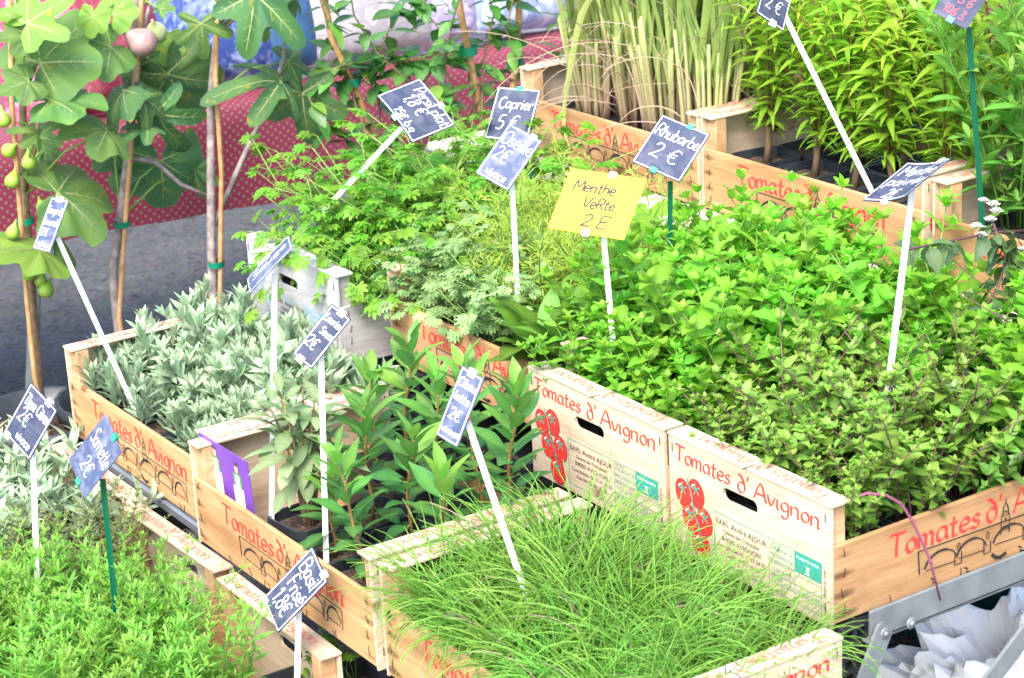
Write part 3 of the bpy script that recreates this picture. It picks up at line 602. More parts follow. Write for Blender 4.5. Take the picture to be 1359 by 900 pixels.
# rear shelf
s = empty('rear_shelf', (-.35, .75, 0)); tag(s, 'weathered grey board shelf with metal edge under lemongrass and verbena crates', 'shelf')
for k, y in enumerate((-.262, -.105, .055)): obj('board', boxmesh('board', (-1.0, y, ZB-.024), (1.05, y+.152, ZB-.0012), M['board'], .002), s)
q = MB(); q.bbox((-1.0, -.268, ZB-.05), (1.05, -.2635, ZB-.010), .001); q.bbox((-1.0, -.2632, ZB-.05), (1.05, -.235, ZB-.046), .001); q.build('metal_edge', M['galv'], s, False)
q = MB(); q.bbox((-1.0, -.30, ZB-.075), (-.1, -.2695, ZB-.066), .001); q.build('edge_strip', M['board'], s, False)
for x in (-.9, 0, .9):
    for y in (-.2, .16): q = MB(); q.tube([(x, y, 0), (x, y, ZB-.05)], .015, 8); q.build('leg', M['galv'], s)

# ------------------------------------------------------------------ sprigs: shared meshes
def stemcurve(h, lean, n=6, bow=.0):
    az = R(0, 6.28); pts = []
    for i in range(n+1):
        t = i/n; k = lean*t*t*h + bow*h*math.sin(math.pi*t)
        pts.append(V((k*math.cos(az)+R(-.01, .01)*h*t, k*math.sin(az)+R(-.01, .01)*h*t, h*t*(1-.1*lean*t))))
    return pts
def along(pts, t):
    x = t*(len(pts)-1); i = min(int(x), len(pts)-2); return pts[i].lerp(pts[i+1], x-i)
def opp_sprig(name, leafm, stemm, h, L, ratio, nodes, t0=.2, el=(5, 55), per=2, top=4, lean=.2, rad=.0014, prof=ovate, droop=.2, side=.0, nseg=4, tipscale=.45, wave=0, fold=.25, serr=0.):
    mb = MB(); pts = stemcurve(h, lean); mb.mi = 1
    mb.tube(pts, [rad*(1.1-.6*i/(len(pts)-1)) for i in range(len(pts))], 4, tint=(0., .8)); mb.mi = 0
    az = R(0, 6.28)
    for k in range(nodes):
        t = t0+(1-t0)*k/(nodes-1); p = along(pts, t); az += math.pi/per + R(-.25, .25)
        sc = (.62+.38*math.sin(math.pi*min(1, (k+.8)/nodes)**.8)) * (1 if k < nodes*.7 else 1-(1-tipscale)*(k-nodes*.7)/(nodes*.3+.01))
        e = math.radians(el[0]+(el[1]-el[0])*t+R(-14, 14))
        for j in range(per):
            a = az+2*math.pi*j/per+R(-.2, .2); l_ = L*sc*R(.85, 1.15)
            mb.leaf(pose(p, a, e+R(-.15, .15), R(-.35, .35)), l_, l_*ratio*R(.88, 1.12), nseg, prof, droop*R(.4, 1.7), fold, min(1, max(0, t**2*.75+R(-.12, .22))), wave, 0., serr)
            if side and R(0, 1) < side:
                q = p+V((math.cos(a), math.sin(a), .7))*L*.25
                for m in range(4): mb.leaf(pose(q, a+m*1.57+R(-.3, .3), R(.4, 1.1), 0), L*.45, L*.45*ratio, 3, prof, .1, .25, R(.4, .8))
    for m in range(top):
        mb.leaf(pose(pts[-1], az+m*2*math.pi/top+R(-.3, .3), R(.6, 1.25)), L*tipscale*R(.7, 1.05), L*tipscale*ratio, 3, prof, .1, .3, R(.7, 1))
    return mb.mesh(name, [leafm, stemm])
SP = {}
SP['mint'] = [opp_sprig('mint_sprig', LF['mint'], ST['green'], R(.13, .19), R(.028, .036), .56, 7, .24, (0, 50), prof=mintp, lean=.3, side=.5, wave=.015, droop=.4, nseg=8, serr=.1) for _ in range(8)]
SP['dark_mint'] = [opp_sprig('dark_mint_sprig', LF['dark_mint'], ST['purple'], R(.11, .17), R(.018, .024), .6, 8, .22, (0, 45), lean=.4, side=.55, droop=.4, nseg=5, wave=.02) for _ in range(8)]
SP['savory'] = [opp_sprig('savory_sprig', LF['savory'], ST['green'], R(.11, .17), R(.021, .027), .25, 12, .15, (25, 60), lean=.25, side=.5, rad=.0009, prof=lance, nseg=3) for _ in range(8)]
SP['thyme'] = [opp_sprig('thyme_sprig', LF['thyme'], ST['wood'], R(.09, .14), .011, .4, 14, .12, (25, 55), lean=.35, side=.5, rad=.0007, nseg=3) for _ in range(5)]
SP['lavender'] = [opp_sprig('lavender_sprig', LF['lavender'], ST['grey'], R(.06, .11), R(.036, .047), .23, 9, .12, (25, 78), per=3, top=6, lean=.25, rad=.0016, prof=linear, droop=.12, tipscale=.75, fold=.5) for _ in range(8)]
SP['grey_sage'] = [opp_sprig('grey_sage_sprig', LF['lavender'], ST['grey'], R(.07, .12), R(.04, .05), .26, 6, .2, (10, 60), top=4, lean=.3, prof=lance, droop=.25, tipscale=.7) for _ in range(5)]
SP['verbena'] = [opp_sprig('verbena_sprig', LF['verbena'], ST['redbrown'], R(.20, .34), R(.036, .047), .22, 15, .06, (20, 40), per=3, top=5, lean=.25, rad=.0013, prof=lance, droop=.5, tipscale=.6, fold=.35) for _ in range(7)]
SP['stevia'] = [opp_sprig('stevia_sprig', LF['stevia'], ST['green'], R(.26, .42), R(.05, .064), .34, 10, .12, (25, 60), lean=.15, rad=.002, prof=obl, droop=.3, side=.5, tipscale=.6) for _ in range(5)]
SP['lantana'] = [opp_sprig('lantana_sprig', LF['lantana'], ST['purple'], R(.14, .24), .03, .6, 6, .2, (0, 30), lean=.9, rad=.0014, droop=.3) for _ in range(4)]
# lobed leaves
def lobed(mb, Mx, L, lobes, inner=.35, tint=.3, cup=.15, width=.22):
    """leaf made of narrow toothed lobes fanned from the base"""
    for (an, ln) in lobes:
        l_ = L*ln; c, s_ = math.cos(an), math.sin(an)
        for_pts = [(0, 0), (.35, width*.55), (.5, width*.4), (.66, width*1.0), (.78, width*.5), (.88, width*.55), (1, 0), (.88, -width*.55), (.78, -width*.5), (.66, -width*1.0), (.5, -width*.4), (.35, -width*.55)]
        vs = [Mx @ V((c*x*l_-s_*y*l_, s_*x*l_+c*y*l_, -cup*l_*x*x+abs(y)*l_*.3)) for x, y in for_pts]+[Mx @ V((c*.5*l_, s_*.5*l_, -cup*l_*.25))]
        n = 12; mb.add(vs, [(i, (i+1) % n, n) for i in range(n)], tint)
def parsley_sprig(name, leafm, h, wl=.21, sc=.024, lob=((-1.1, .75), (-.5, .95), (0, 1.1), (.5, .95), (1.1, .75)), tl=(.1, .7)):
    mb = MB(); pts = stemcurve(h, R(.3, .9)); mb.mi = 1; mb.tube(pts, [.0014, .0013, .0012, .0011, .001, .0009, .0008], 4, tint=(.3, .9)); mb.mi = 0
    d = (pts[-1]-pts[-3]).normalized(); az = math.atan2(d.y, d.x)
    for t, sides in ((.62, (-1, 1)), (.8, (-1, 1)), (1., (0,))):
        p = along(pts, t)
        for s_ in sides:
            a = az+s_*1.0+R(-.3, .3); e = R(-.1, .6); ln = R(.5, 1)*sc*1.1*(1.3-t*.5)
            q = p+V((math.cos(a)*math.cos(e), math.sin(a)*math.cos(e), math.sin(e)))*ln
            mb.mi = 1; mb.tube([p, q], .0006, 3, tint=.7, cap=False); mb.mi = 0
            for k in ((-1, 0, 1) if s_ == 0 or R(0, 1) < .7 else (0,)):
                lobed(mb, pose(q, a+k*.95, e*.5+R(-.5, .2), R(-.5, .5)), sc*R(.85, 1.2)*(1 if k == 0 else .85), lob, tint=R(*tl), width=wl)
    return mb.mesh(name, [leafm, ST['green']])
SP['parsley'] = [parsley_sprig('parsley_sprig', LF['parsley'], R(.08, .19), sc=.0185) for _ in range(10)]
SP['artemisia'] = [parsley_sprig('artemisia_sprig', LF['artemisia'], R(.07, .15), .17, .019, ((-1.3, .7), (-.8, .9), (-.4, 1.), (0, 1.1), (.4, 1.), (.8, .9), (1.3, .7)), (.2, .9)) for _ in range(6)]
def dill_sprig(name, h):
    mb = MB(); pts = stemcurve(h, .3); mb.mi = 1; mb.tube(pts, .0009, 4, tint=.6); mb.mi = 0
    for k in range(34):
        t = .15+.85*k/33; p = along(pts, t); a = k*2.4+R(-.3, .3); e = R(.2, .9); l1 = R(.012, .026)
        d = V((math.cos(a)*math.cos(e), math.sin(a)*math.cos(e), math.sin(e)))
        for m in range(6):
            q = p+d*l1*(m/6); mb.leaf(pose(q, a+R(-.9, .9), e+R(-.5, .5), R(0, 3)), R(.008, .014), .0011, 2, linear, .1, .1, R(.3, 1)*.6+.4*t)
    return mb.mesh(name, [LF['dill'], ST['green']])
SP['dill'] = [dill_sprig('southernwood_sprig', R(.1, .17)) for _ in range(5)]
def blades(name, leafm, count, Lr, rad, spread, el=(62, 90), bend=(.4, 1.6), dry=.06, n=8):
    mb = MB()
    for k in range(count):
        a = R(0, 6.28); r0 = spread*math.sqrt(R(0, 1)); p = V((r0*math.cos(a), r0*math.sin(a), 0)); az = a+R(-1.3, 1.3)
        e = math.radians(R(*el)); L = R(*Lr); bd = R(*bend)*(1 if R(0, 1) > .12 else 2); pts = [p]
        for i in range(n):
            e2 = e-bd*(i/n)**1.4; az += R(-.06, .06)
            p = p+V((math.cos(az)*math.cos(e2), math.sin(az)*math.cos(e2), math.sin(e2)))*L/n
            pts.append(p)
        isdry = R(0, 1) < dry; mb.mi = 1 if isdry else 0; ti = R(0, .9)
        rk = rad*R(.65, 1.5); mb.tube(pts, [rk*(1-.75*(i/n)**2) for i in range(n+1)], 3, tint=(ti*.6, min(1, ti+.15)), cap=False)
    return mb.mesh(name, [leafm, ST['dry']])
SP['chive'] = [blades('chive_blades', LF['chive'], 300, (.10, .20), .0013, .038, bend=(.6, 2.8), dry=.04) for _ in range(5)]

# ------------------------------------------------------------------ pots
def pot_mesh(sz=.09, h=.078, name='pot'):
    mb = MB(); r = sz/2; prof = [(r*.74, 0), (r*.95, h-.012), (r*1.0, h-.012), (r*1.0, h), (r*.93, h), (r*.90, h-.014), (r*.7, .004)]
    vs = []; c = .25
    for (q, z) in prof:
        k = q*c; vs += [(q, -q+k, z), (q, q-k, z), (q-k, q, z), (-q+k, q, z), (-q, q-k, z), (-q, -q+k, z), (-q+k, -q, z), (q-k, -q, z)]
    fs = [(i*8+j, i*8+(j+1) % 8, (i+1)*8+(j+1) % 8, (i+1)*8+j) for i in range(len(prof)-1) for j in range(8)]
    fs += [tuple(range(8))[::-1]]; mb.add(vs, fs); return mb.mesh(name, M['pot'], False)
def soil_mesh(sz=.09, z=.064):
    mb = MB(); r = sz*.43; n = 10; vs = []
    for i in range(n+1):
        for j in range(n+1):
            x = -r+2*r*i/n; y = -r+2*r*j/n; ed = i in (0, n) or j in (0, n)
            vs.append((x, y, z+(0 if ed else R(-.003, .005))))
    mb.add(vs, [(i*(n+1)+j, (i+1)*(n+1)+j, (i+1)*(n+1)+j+1, i*(n+1)+j+1) for i in range(n) for j in range(n)]); return mb.mesh('soil', M['soil'], False)
POT, SOIL = pot_mesh(), soil_mesh()
def potted(name, loc, label, cat='herb', group=None, scale=1.0):
    r = empty(name, loc, R(-.15, .15)); tag(r, label, cat, group)
    obj('pot', POT, r, Matrix.Scale(scale, 4)); obj('soil', SOIL, r, Matrix.Scale(scale, 4))
    return r
def bunch(root, kind, n, spread=.032, z=.062, tilt=(0, .5), sc=(.85, 1.15), name='sprig', lean=None):
    for k in range(n):
        a = R(0, 6.28); rr = spread*math.sqrt(R(0, 1)); t = R(*tilt)*(rr/max(spread, 1e-6))
        ax = V((-math.sin(a), math.cos(a), 0)) if spread else V((1, 0, 0))
        mx = Matrix.Translation((rr*math.cos(a), rr*math.sin(a), z)) @ Matrix.Rotation(t, 4, ax)
        if lean: mx = mx @ Matrix.Rotation(lean[0], 4, V(lean[1]))
        mx = mx @ Matrix.Rotation(R(0, 6.28), 4, 'Z') @ Matrix.Scale(R(*sc), 4)
        o = obj(name, rnd.choice(SP[kind]), root, mx)
        if name == 'blades': o['kind'] = 'stuff'
def cells(x0, y0, nx, ny, dx, dy): return [(x0+dx*i, y0+dy*j) for j in range(ny) for i in range(nx)]
# mint: crate beside the bay laurel and the back of the neighbour, right half of the mixed crate
fl = .0045
mint_spots = [(x, y) for x, y in cells(-.262, .072, 3, 5, .096, .095)] + [(x, y) for x, y in cells(.045, .36, 3, 2, .096, .09)]
for i, (x, y) in enumerate(mint_spots):
    left = x < 0
    r = potted('potted_mint', (x+R(-.004, .004), y+R(-.004, .004), ZM+fl), 'bright green leafy mint in the crate end nearest the bay laurel' if left else 'bright green mint at the far end of the dark mint crate', 'mint plant', 'mint plants in the crate by the bay laurel' if left else 'mint plants behind the dark mint')
    bunch(r, 'mint', 19, .038, sc=((.7, .95) if y < .12 else (.8, 1.4)), tilt=(0, .2 if y < .12 else .5))
for x, y in ((-.375, .33), (-.375, .24), (-.40, .45), (-.31, .46)):
    r = potted('potted_mint', (x, y, ZM+fl), 'bright green mint growing behind the yellow price card', 'mint plant', 'mint plants behind the yellow card')
    bunch(r, 'mint', 19, .038, sc=(.8, 1.35))
for x, y in cells(.047, .075, 3, 3, .096, .097):
    r = potted('potted_dark_mint', (x, y, ZM+fl), 'small-leaved dark mint with purple stems behind the tomato-print panel', 'mint plant', 'dark mint plants in the crate on the rail')
    bunch(r, 'dark_mint', 30, .036, tilt=(0, .28 if y < .1 else .6), sc=((.65, .95) if y < .1 else (.9, 1.3)))
# savory and thyme in the low crates
for ci, cx in enumerate(LOWX):
    for (x, y) in cells(cx-.245, -.82, 3, 5, .096, .095):
        if ci == 2 and y > -.46: continue
        if ci == 0:
            r = potted('potted_grey_sage', (x, y, ZL+fl), 'silver-grey leaved sage in the low crate beside the citrus thyme sign', 'sage plant', 'grey sage plants in the low crate')
            bunch(r, 'grey_sage', 16, .036, sc=(.9, 1.25), tilt=(0, .8))
        elif ci == 1 and y > -.6 and x > -.72:
            r = potted('potted_thyme', (x, y, ZL+fl), 'low green thyme between the savory and the lavender crate', 'thyme plant', 'thyme plants in the low crate')
            bunch(r, 'savory', 14, .036, sc=((.5, .62) if y > -.46 else (.75, .95)), tilt=(0, .6))
        elif ci == 1 and x < -.7:
            r = potted('potted_citrus_thyme', (x, y, ZL+fl), 'fine-leaved citrus thyme under its slate sign', 'thyme plant', 'citrus thyme plants')
            bunch(r, 'thyme', 34, .04, sc=(.9, 1.25), tilt=(0, .8))
        else:
            r = potted('potted_savory', (x, y, ZL+fl), 'bushy bright green savory with narrow leaves in the low crates', 'savory plant', 'savory plants in the low crates')
            bunch(r, 'savory', 26, .04, sc=(.9, 1.3) if ci == 2 and y > -.56 else (.85, 1.2), tilt=(0, .7))
# lavender
for i, (x, y) in enumerate(cells(-1.085, -.275, 5, 3, .094, .092)):
    r = potted('potted_lavender', (x, y, ZT+fl), 'silver-grey lavender with narrow leaves in the crate of lavender', 'lavender plant', 'lavender plants in their crate')
    front = y < -.25
    bunch(r, 'lavender', 8 if front else 22, .036, z=.066, sc=(.65, .9) if front else (.8, 1.1) if y < -.15 else (1.0, 1.3), tilt=(0, 1.0), lean=(-.35, (1, 0, 0)) if front else None)
# chives
for i, (x, y) in enumerate(cells(-.045, -.3, 5, 3, .09, .095)):
    r = potted('potted_chives', (x, y, ZT+fl), 'clump of long thin arching chives in the crate under the leaning sign', 'chives', 'chive clumps in their crate')
    bunch(r, 'chive', 1, 0.0, z=.064, sc=(.78, .88) if x > .26 else ((.8, .92) if x < .0 else (.82, .92) if y < -.25 else (1.0, 1.16)) if y < -.15 else (.85, 1.0), name='blades')
# parsley
for i, (x, y) in enumerate(cells(-1.085, .06, 3, 5, .095, .095)):
    r = potted('potted_parsley', (x, y, ZM+fl), 'flat-leaved parsley spilling out of the whitewashed crate', 'parsley plant', 'parsley plants in the whitewashed crate')
    bunch(r, 'parsley', 7 if y < .08 else 42, .036, sc=((.55, .75) if y < .08 else (.95, 1.3)), tilt=(.1, .6 if y < .08 else .95))
# mixed crate
for (x, y) in ((-.775, .14), (-.69, .15), (-.77, .235), (-.60, .14)):
    r = potted('potted_artemisia', (x, y, ZM+fl), 'pale silvery artemisia with cut leaves in the mixed crate', 'artemisia plant', 'artemisia plants in the mixed crate')
    bunch(r, 'artemisia', 26, .036, sc=(.8, 1.15), tilt=(0, .8))
for (x, y) in ((-.67, .245), (-.68, .335), (-.77, .335), (-.57, .24), (-.58, .335), (-.50, .33)):
    r = potted('potted_southernwood', (x, y, ZM+fl), 'yellow-green feathery southernwood under the sorrel sign', 'herb', 'feathery southernwood plants')
    bunch(r, 'dill', 20, .042, sc=(1.0, 1.45), tilt=(0, .7))
# rhubarb
# large single leaves as objects
def leaf_mesh(name, m, L, W, prof, droop, fold, tint, n=7, wave=.01, petiole=0):
    mb = MB(); mb.leaf(Matrix.Translation((petiole, 0, 0)), L, W, n, prof, droop, fold, tint, wave)
    if petiole: mb.mi = 1; mb.tube([(0, 0, 0), (petiole*.5, 0, .001), (petiole*1.02, 0, 0)], .0011, 4, tint=.6)
    return mb.mesh(name, [m, ST['green']])
SORREL = [leaf_mesh('leaf', LF['sorrel'], R(.085, .12), R(.042, .055), ovate, R(.3, .7), .2, R(.1, .7), 8, .02, .05) for _ in range(5)]
for (x, y) in ((-.48, .14), (-.39, .145), (-.47, .24)):
    r = potted('potted_sorrel', (x, y, ZM+fl), 'sorrel with broad oval leaves in front of the mint', 'sorrel plant', 'sorrel plants in the mixed crate')
    for k in range(17): obj('leaf', rnd.choice(SORREL), r, pose(V((R(-.02, .02), R(-.02, .02), .064)), k*2.4+R(-.3, .3), R(.35, 1.35), R(-.3, .3)) @ Matrix.Scale(R(.75, 1.15), 4))
RHU = [leaf_mesh('leaf', LF['mint'], R(.075, .09), R(.07, .08), ovate, R(.2, .6), .15, t, 9, .05, .05) for t in (.5, .8, 1.)]
r = potted('potted_rhubarb', (-.60, .455, ZM+fl), 'young rhubarb with crinkled lime green leaves behind the yellow card', 'rhubarb plant')
for k in range(7): obj('leaf', RHU[k % 3], r, pose(V((0, 0, .064)), k*2.4, R(.7, 1.45), R(-.4, .4)) @ Matrix.Scale(R(.9, 1.35), 4))
# bay laurels and the sage
BAY = [leaf_mesh('leaf', LF['bay'], R(.045, .06), R(.018, .0235), lance, R(.05, .3), .3, t, 7, .012, .006) for t in (.0, .05, .15, .35, .7, 1.)]
def bay_plant(x, y, h, label, lean=(0, 0)):
    r = potted('potted_bay_laurel', (x, y, ZT+fl), label, 'bay laurel', 'bay laurels in pots')
    mb = MB(); pts = [V((lean[0]*h*t*t+.006*math.sin(9*t), lean[1]*h*t*t, .062+h*t)) for t in [i/8 for i in range(9)]]
    mb.tube(pts, [.0034-.0018*i/8 for i in range(9)], 6, tint=(.0, .8)); mb.build('stem', ST['redbrown'], r)
    n = int(h/.0062); az = R(0, 6)
    for k in range(n):
        t = .14+.86*k/(n-1); az += 2.4+R(-.3, .3); p = along(pts, t)
        e = math.radians(5+62*t**1.5+R(-14, 14)); sc = R(.85, 1.12)*(1 if t < .8 else 1.12-.55*(t-.8)/.2*.6)
        obj('leaf', BAY[min(5, max(0, int(t*4.6+R(-1.2, .9))))], r, pose(p, az, e, R(-.4, .4)) @ Matrix.Scale(sc, 4))
    return r
BAYL = {(-.19, -.115): 'tall bay laurel growing right beside the tomato-print panel', (-.25, -.305): 'bay laurel leaning out over the crate side, next to the chives', (-.335, -.30): 'short bay laurel at the foot of the Laurier Sauce stake', (-.20, -.21): 'bay laurel close behind the chives crate end', (-.55, -.11): 'bay laurel behind the sage, next to the lavender'}
for (x, y, h, ln) in ((-.25, -.305, .15, (-.35, 0)), (-.335, -.30, .12, (.1, 0)), (-.20, -.21, .13, (0, 0)), (-.30, -.205, .15, (0, .1)), (-.40, -.205, .17, (0, 0)), (-.19, -.115, .24, (.1, 0)), (-.27, -.11, .23, (-.1, 0)), (-.37, -.11, .19, (0, 0)), (-.47, -.105, .21, (0, .1)), (-.55, -.11, .15, (0, 0))):
    bay_plant(x, y, h, BAYL.get((x, y), 'young bay laurel with glossy pointed leaves among its fellows in black pots'), ln)
SAGE = [leaf_mesh('leaf', LF['sage'], R(.045, .06), R(.019, .024), obl, R(.2, .7), .2, t, 7, .012, .012) for t in (.0, .2, .4, .8)]
for (x, y, n) in ((-.448, -.275, 11),):
    r = potted('potted_broadleaf_sage', (x, y, ZT+fl), 'soft green sage on woody stems beside the purple picture card', 'sage plant', 'broad-leaved sage beside the card')
    for k in range(n):
        a = k*2.4; h = R(.12, .2); pts = [V((math.cos(a)*(.008+.03*t*t), math.sin(a)*(.008+.03*t*t), .062+h*t)) for t in [i/6 for i in range(7)]]
        mb = MB(); mb.tube(pts, [.0028-.0015*i/6 for i in range(7)], 5, tint=(0, .6)); mb.build('stem', ST['wood'], r)
        for j in range(11):
            t = .58+.42*j/10; la = a+j*1.7+R(-.3, .3)
            if math.cos(la) < -.25 and math.cos(a) < .2 and t < .85: continue
            obj('leaf', rnd.choice(SAGE), r, pose(along(pts, t), la, R(-.7, .7) if t < .85 else R(.4, 1.2), R(-.4, .4)) @ Matrix.Scale(R(.75, 1.15)*(1 if t < .85 else .7), 4))
# a few seedlings in the front pots, verbena, stevia, lemongrass
for (x, y, n, trunk) in [(xx+R(-.01, .01), yy+R(-.01, .01), 9, True) for xx, yy in cells(-.60, .665, 5, 2, .096, .10)]+[(xx, .835, 8, True) for xx in (-.6, -.5, -.4, -.3, -.2)]:
    r = potted('potted_lemon_verbena', (x, y, ZB+fl), 'lemon verbena with a short bare trunk and slender yellow-green leaves', 'verbena plant', 'lemon verbena plants on little trunks')
    mb = MB(); th = R(.05, .08); tp = [V((0, 0, .06)), V((.004, .002, .06+th*.5)), V((R(-.008, .008), .0, .06+th))]; mb.tube(tp, [.0062, .0055, .005], 7, tint=.2); mb.build('trunk', ST['wood'], r)
    for k in range(n):
        a = 6.28*k/n+R(-.4, .4); p = tp[-1]+V((0, 0, R(-.03, .0)))
        obj('sprig', rnd.choice(SP['verbena']), r, Matrix.Translation(p) @ Matrix.Rotation(R(.15, .75)*(1 if math.sin(a) > -.3 or y > .7 else .35), 4, V((-math.sin(a), math.cos(a), 0))) @ Matrix.Rotation(R(0, 6.28), 4, 'Z') @ Matrix.Scale(R(.85, 1.35), 4))
for (x, y) in cells(-.075, .685, 5, 2, .094, .10):
    r = potted('potted_stevia', (x, y, ZB+fl), 'upright stevia with paired oblong leaves behind the green stake', 'stevia plant', 'stevia plants in the end crate')
    bunch(r, 'stevia', 10, .03, tilt=(0, .25), sc=(.9, 1.2))
def lemongrass(x, y, seed):
    r = potted('potted_lemongrass', (x, y, ZB+fl), 'tall lemongrass clump with pink-based canes and dry strands', 'lemongrass', 'lemongrass clumps in their crate')
    c = MB(); lv = MB(); dr = MB()
    for k in range(26):
        a = R(0, 6.28); rr = .038*math.sqrt(R(0, 1)); p = V((rr*math.cos(a), rr*math.sin(a), .06)); le = R(.02, .22); h = R(.14, .24)
        d = V((math.cos(a)*le, math.sin(a)*le, 1)).normalized()
        c.tube([p, p+d*h*.3, p+d*h*.7, p+d*h], [.0046, .0042, .0035, .0028], 6, tint=(R(0, .3), 1.))
        for j in range(3):
            q = p+d*h*R(.5, .98); az = R(0, 6.28); e = math.radians(R(70, 88)); L = R(.35, .75); bd = R(.3, 1.5); vs = []; ti = R(.1, .9); n = 9
            for i in range(n+1):
                t = i/n; e2 = e-bd*t**2; wv = .0046*min(1, t*6+.5)*(1-t**3); u = V((-math.sin(az), math.cos(az), 0))
                vs += [q+u*wv, q+V((0, 0, -.0012)), q-u*wv]; q = q+V((math.cos(az)*math.cos(e2), math.sin(az)*math.cos(e2), math.sin(e2)))*L/n
            lv.add(vs, [f for i in range(n) for f in ((3*i, 3*i+1, 3*i+4, 3*i+3), (3*i+1, 3*i+2, 3*i+5, 3*i+4))], ti)
    for k in range(22):
        a = R(0, 6.28); p = V((.03*math.cos(a), .03*math.sin(a), R(.07, .26))); e = R(.3, 1.2); L = R(.12, .32); bd = R(.8, 2.6); pts = [p]
        for i in range(8):
            e2 = e-bd*i/8; p = p+V((math.cos(a)*math.cos(e2), math.sin(a)*math.cos(e2), math.sin(e2)))*L/8; pts.append(p)
        dr.tube(pts, [.0012*(1-.6*i/8) for i in range(9)], 3, tint=R(0, 1))
    tag(c.build('canes', ST['pink'], r), kind='stuff'); tag(lv.build('blades', LF['lemongrass'], r), kind='stuff'); tag(dr.build('dry_strands', ST['dry'], r), kind='stuff')
for i, (x, y) in enumerate(cells(-1.02, .65, 4, 2, .096, .12)): lemongrass(x, y, i)
# one long blade that hangs down in front of the lemongrass crate
r = potted('potted_lemongrass', (-1.09, .66, ZB+fl), 'lemongrass whose single long yellow blade hangs over the crate side', 'lemongrass')
P0 = aty(755, 110, .62); pts = [V((-1.09, .66, ZB+.07)), aty(790, 30, .66), aty(800, -20, .62), aty(772, 20, .585), aty(755, 100, .57), aty(748, 160, .565), aty(758, 205, .56)]
q = MB(); sp = []
for i in range(len(pts)-1):
    a, b, c, d = pts[max(i-1, 0)], pts[i], pts[i+1], pts[min(i+2, len(pts)-1)]
    for j in range(5):
        t = j/5; sp.append(.5*((2*b)+(c-a)*t+(2*a-5*b+4*c-d)*t*t+(3*b-a-3*c+d)*t**3))
n = len(sp); vs = []
for i, p in enumerate(sp): wv = .0065*(1-(i/n)**3); vs += [p-RT*wv-V(r.location), p+FW*-.001-V(r.location), p+RT*wv-V(r.location)]
r.rotation_euler = (0, 0, 0)
q.add(vs, [f for i in range(n-1) for f in ((3*i, 3*i+1, 3*i+4, 3*i+3), (3*i+1, 3*i+2, 3*i+5, 3*i+4))], .95); q.build('long_blade', LF['lemongrass'], r)
# white-flowered twig at the right
r = potted('potted_lantana', (.255, .46, ZM+fl), 'straggling plant with small white flower heads and dull toothed leaves', 'flowering plant')
bunch(r, 'lantana', 9, .03, tilt=(.1, .6), sc=(.9, 1.2))
LANT = [leaf_mesh('leaf', LF['lantana'], R(.026, .034), R(.017, .022), ovate, R(.2, .6), .15, t, 7, .02, .006) for t in (0, .2, .5, .8)]
fm = MB()
for k in range(14):
    a = k*2.4; fm.leaf(pose(V((.0035*math.cos(a)*(k/14), .0035*math.sin(a)*(k/14), .002*(1-k/14))), a, .3+R(0, .6)), .0045, .0034, 3, ovate, .1, .2, .5)
FLW = fm.mesh('flower', plain('white_petal', (.8, .8, .78), .6))
for (u, v, x_) in ((1305, 268, .33), (1318, 274, .33), (1322, 283, .33), (1314, 294, .3), (1296, 303, .3), (1357, 333, .3), (1302, 315, .3)):
    p = atx(u, v, .12)-V(r.location); obj('flower', FLW, r, Matrix.Translation(Matrix.Rotation(-r.rotation_euler.z, 3, 'Z') @ p) @ Matrix.Scale(R(1, 1.5), 4))
for pl in ([(1359, 306), (1330, 308), (1300, 312), (1250, 322), (1200, 332)], [(1345, 320), (1335, 345), (1325, 380), (1300, 420)], [(1359, 370), (1345, 350), (1330, 330), (1318, 296)]):
    pts = [atx(u, v, .12)-V(r.location) for u, v in pl]; rz = Matrix.Rotation(-r.rotation_euler.z, 3, 'Z'); pts = [rz @ p for p in pts]
    q = MB(); q.tube(pts, .0018, 5, tint=.5); q.build('twig', ST['purple'], r)
    for k in range(24):
        obj('leaf', LANT[k % 4], r, pose(along(pts, R(.1, 1)), R(0, 6.28), R(-.9, .5), R(-.6, .6)) @ Matrix.Scale(R(.55, 1.05), 4))
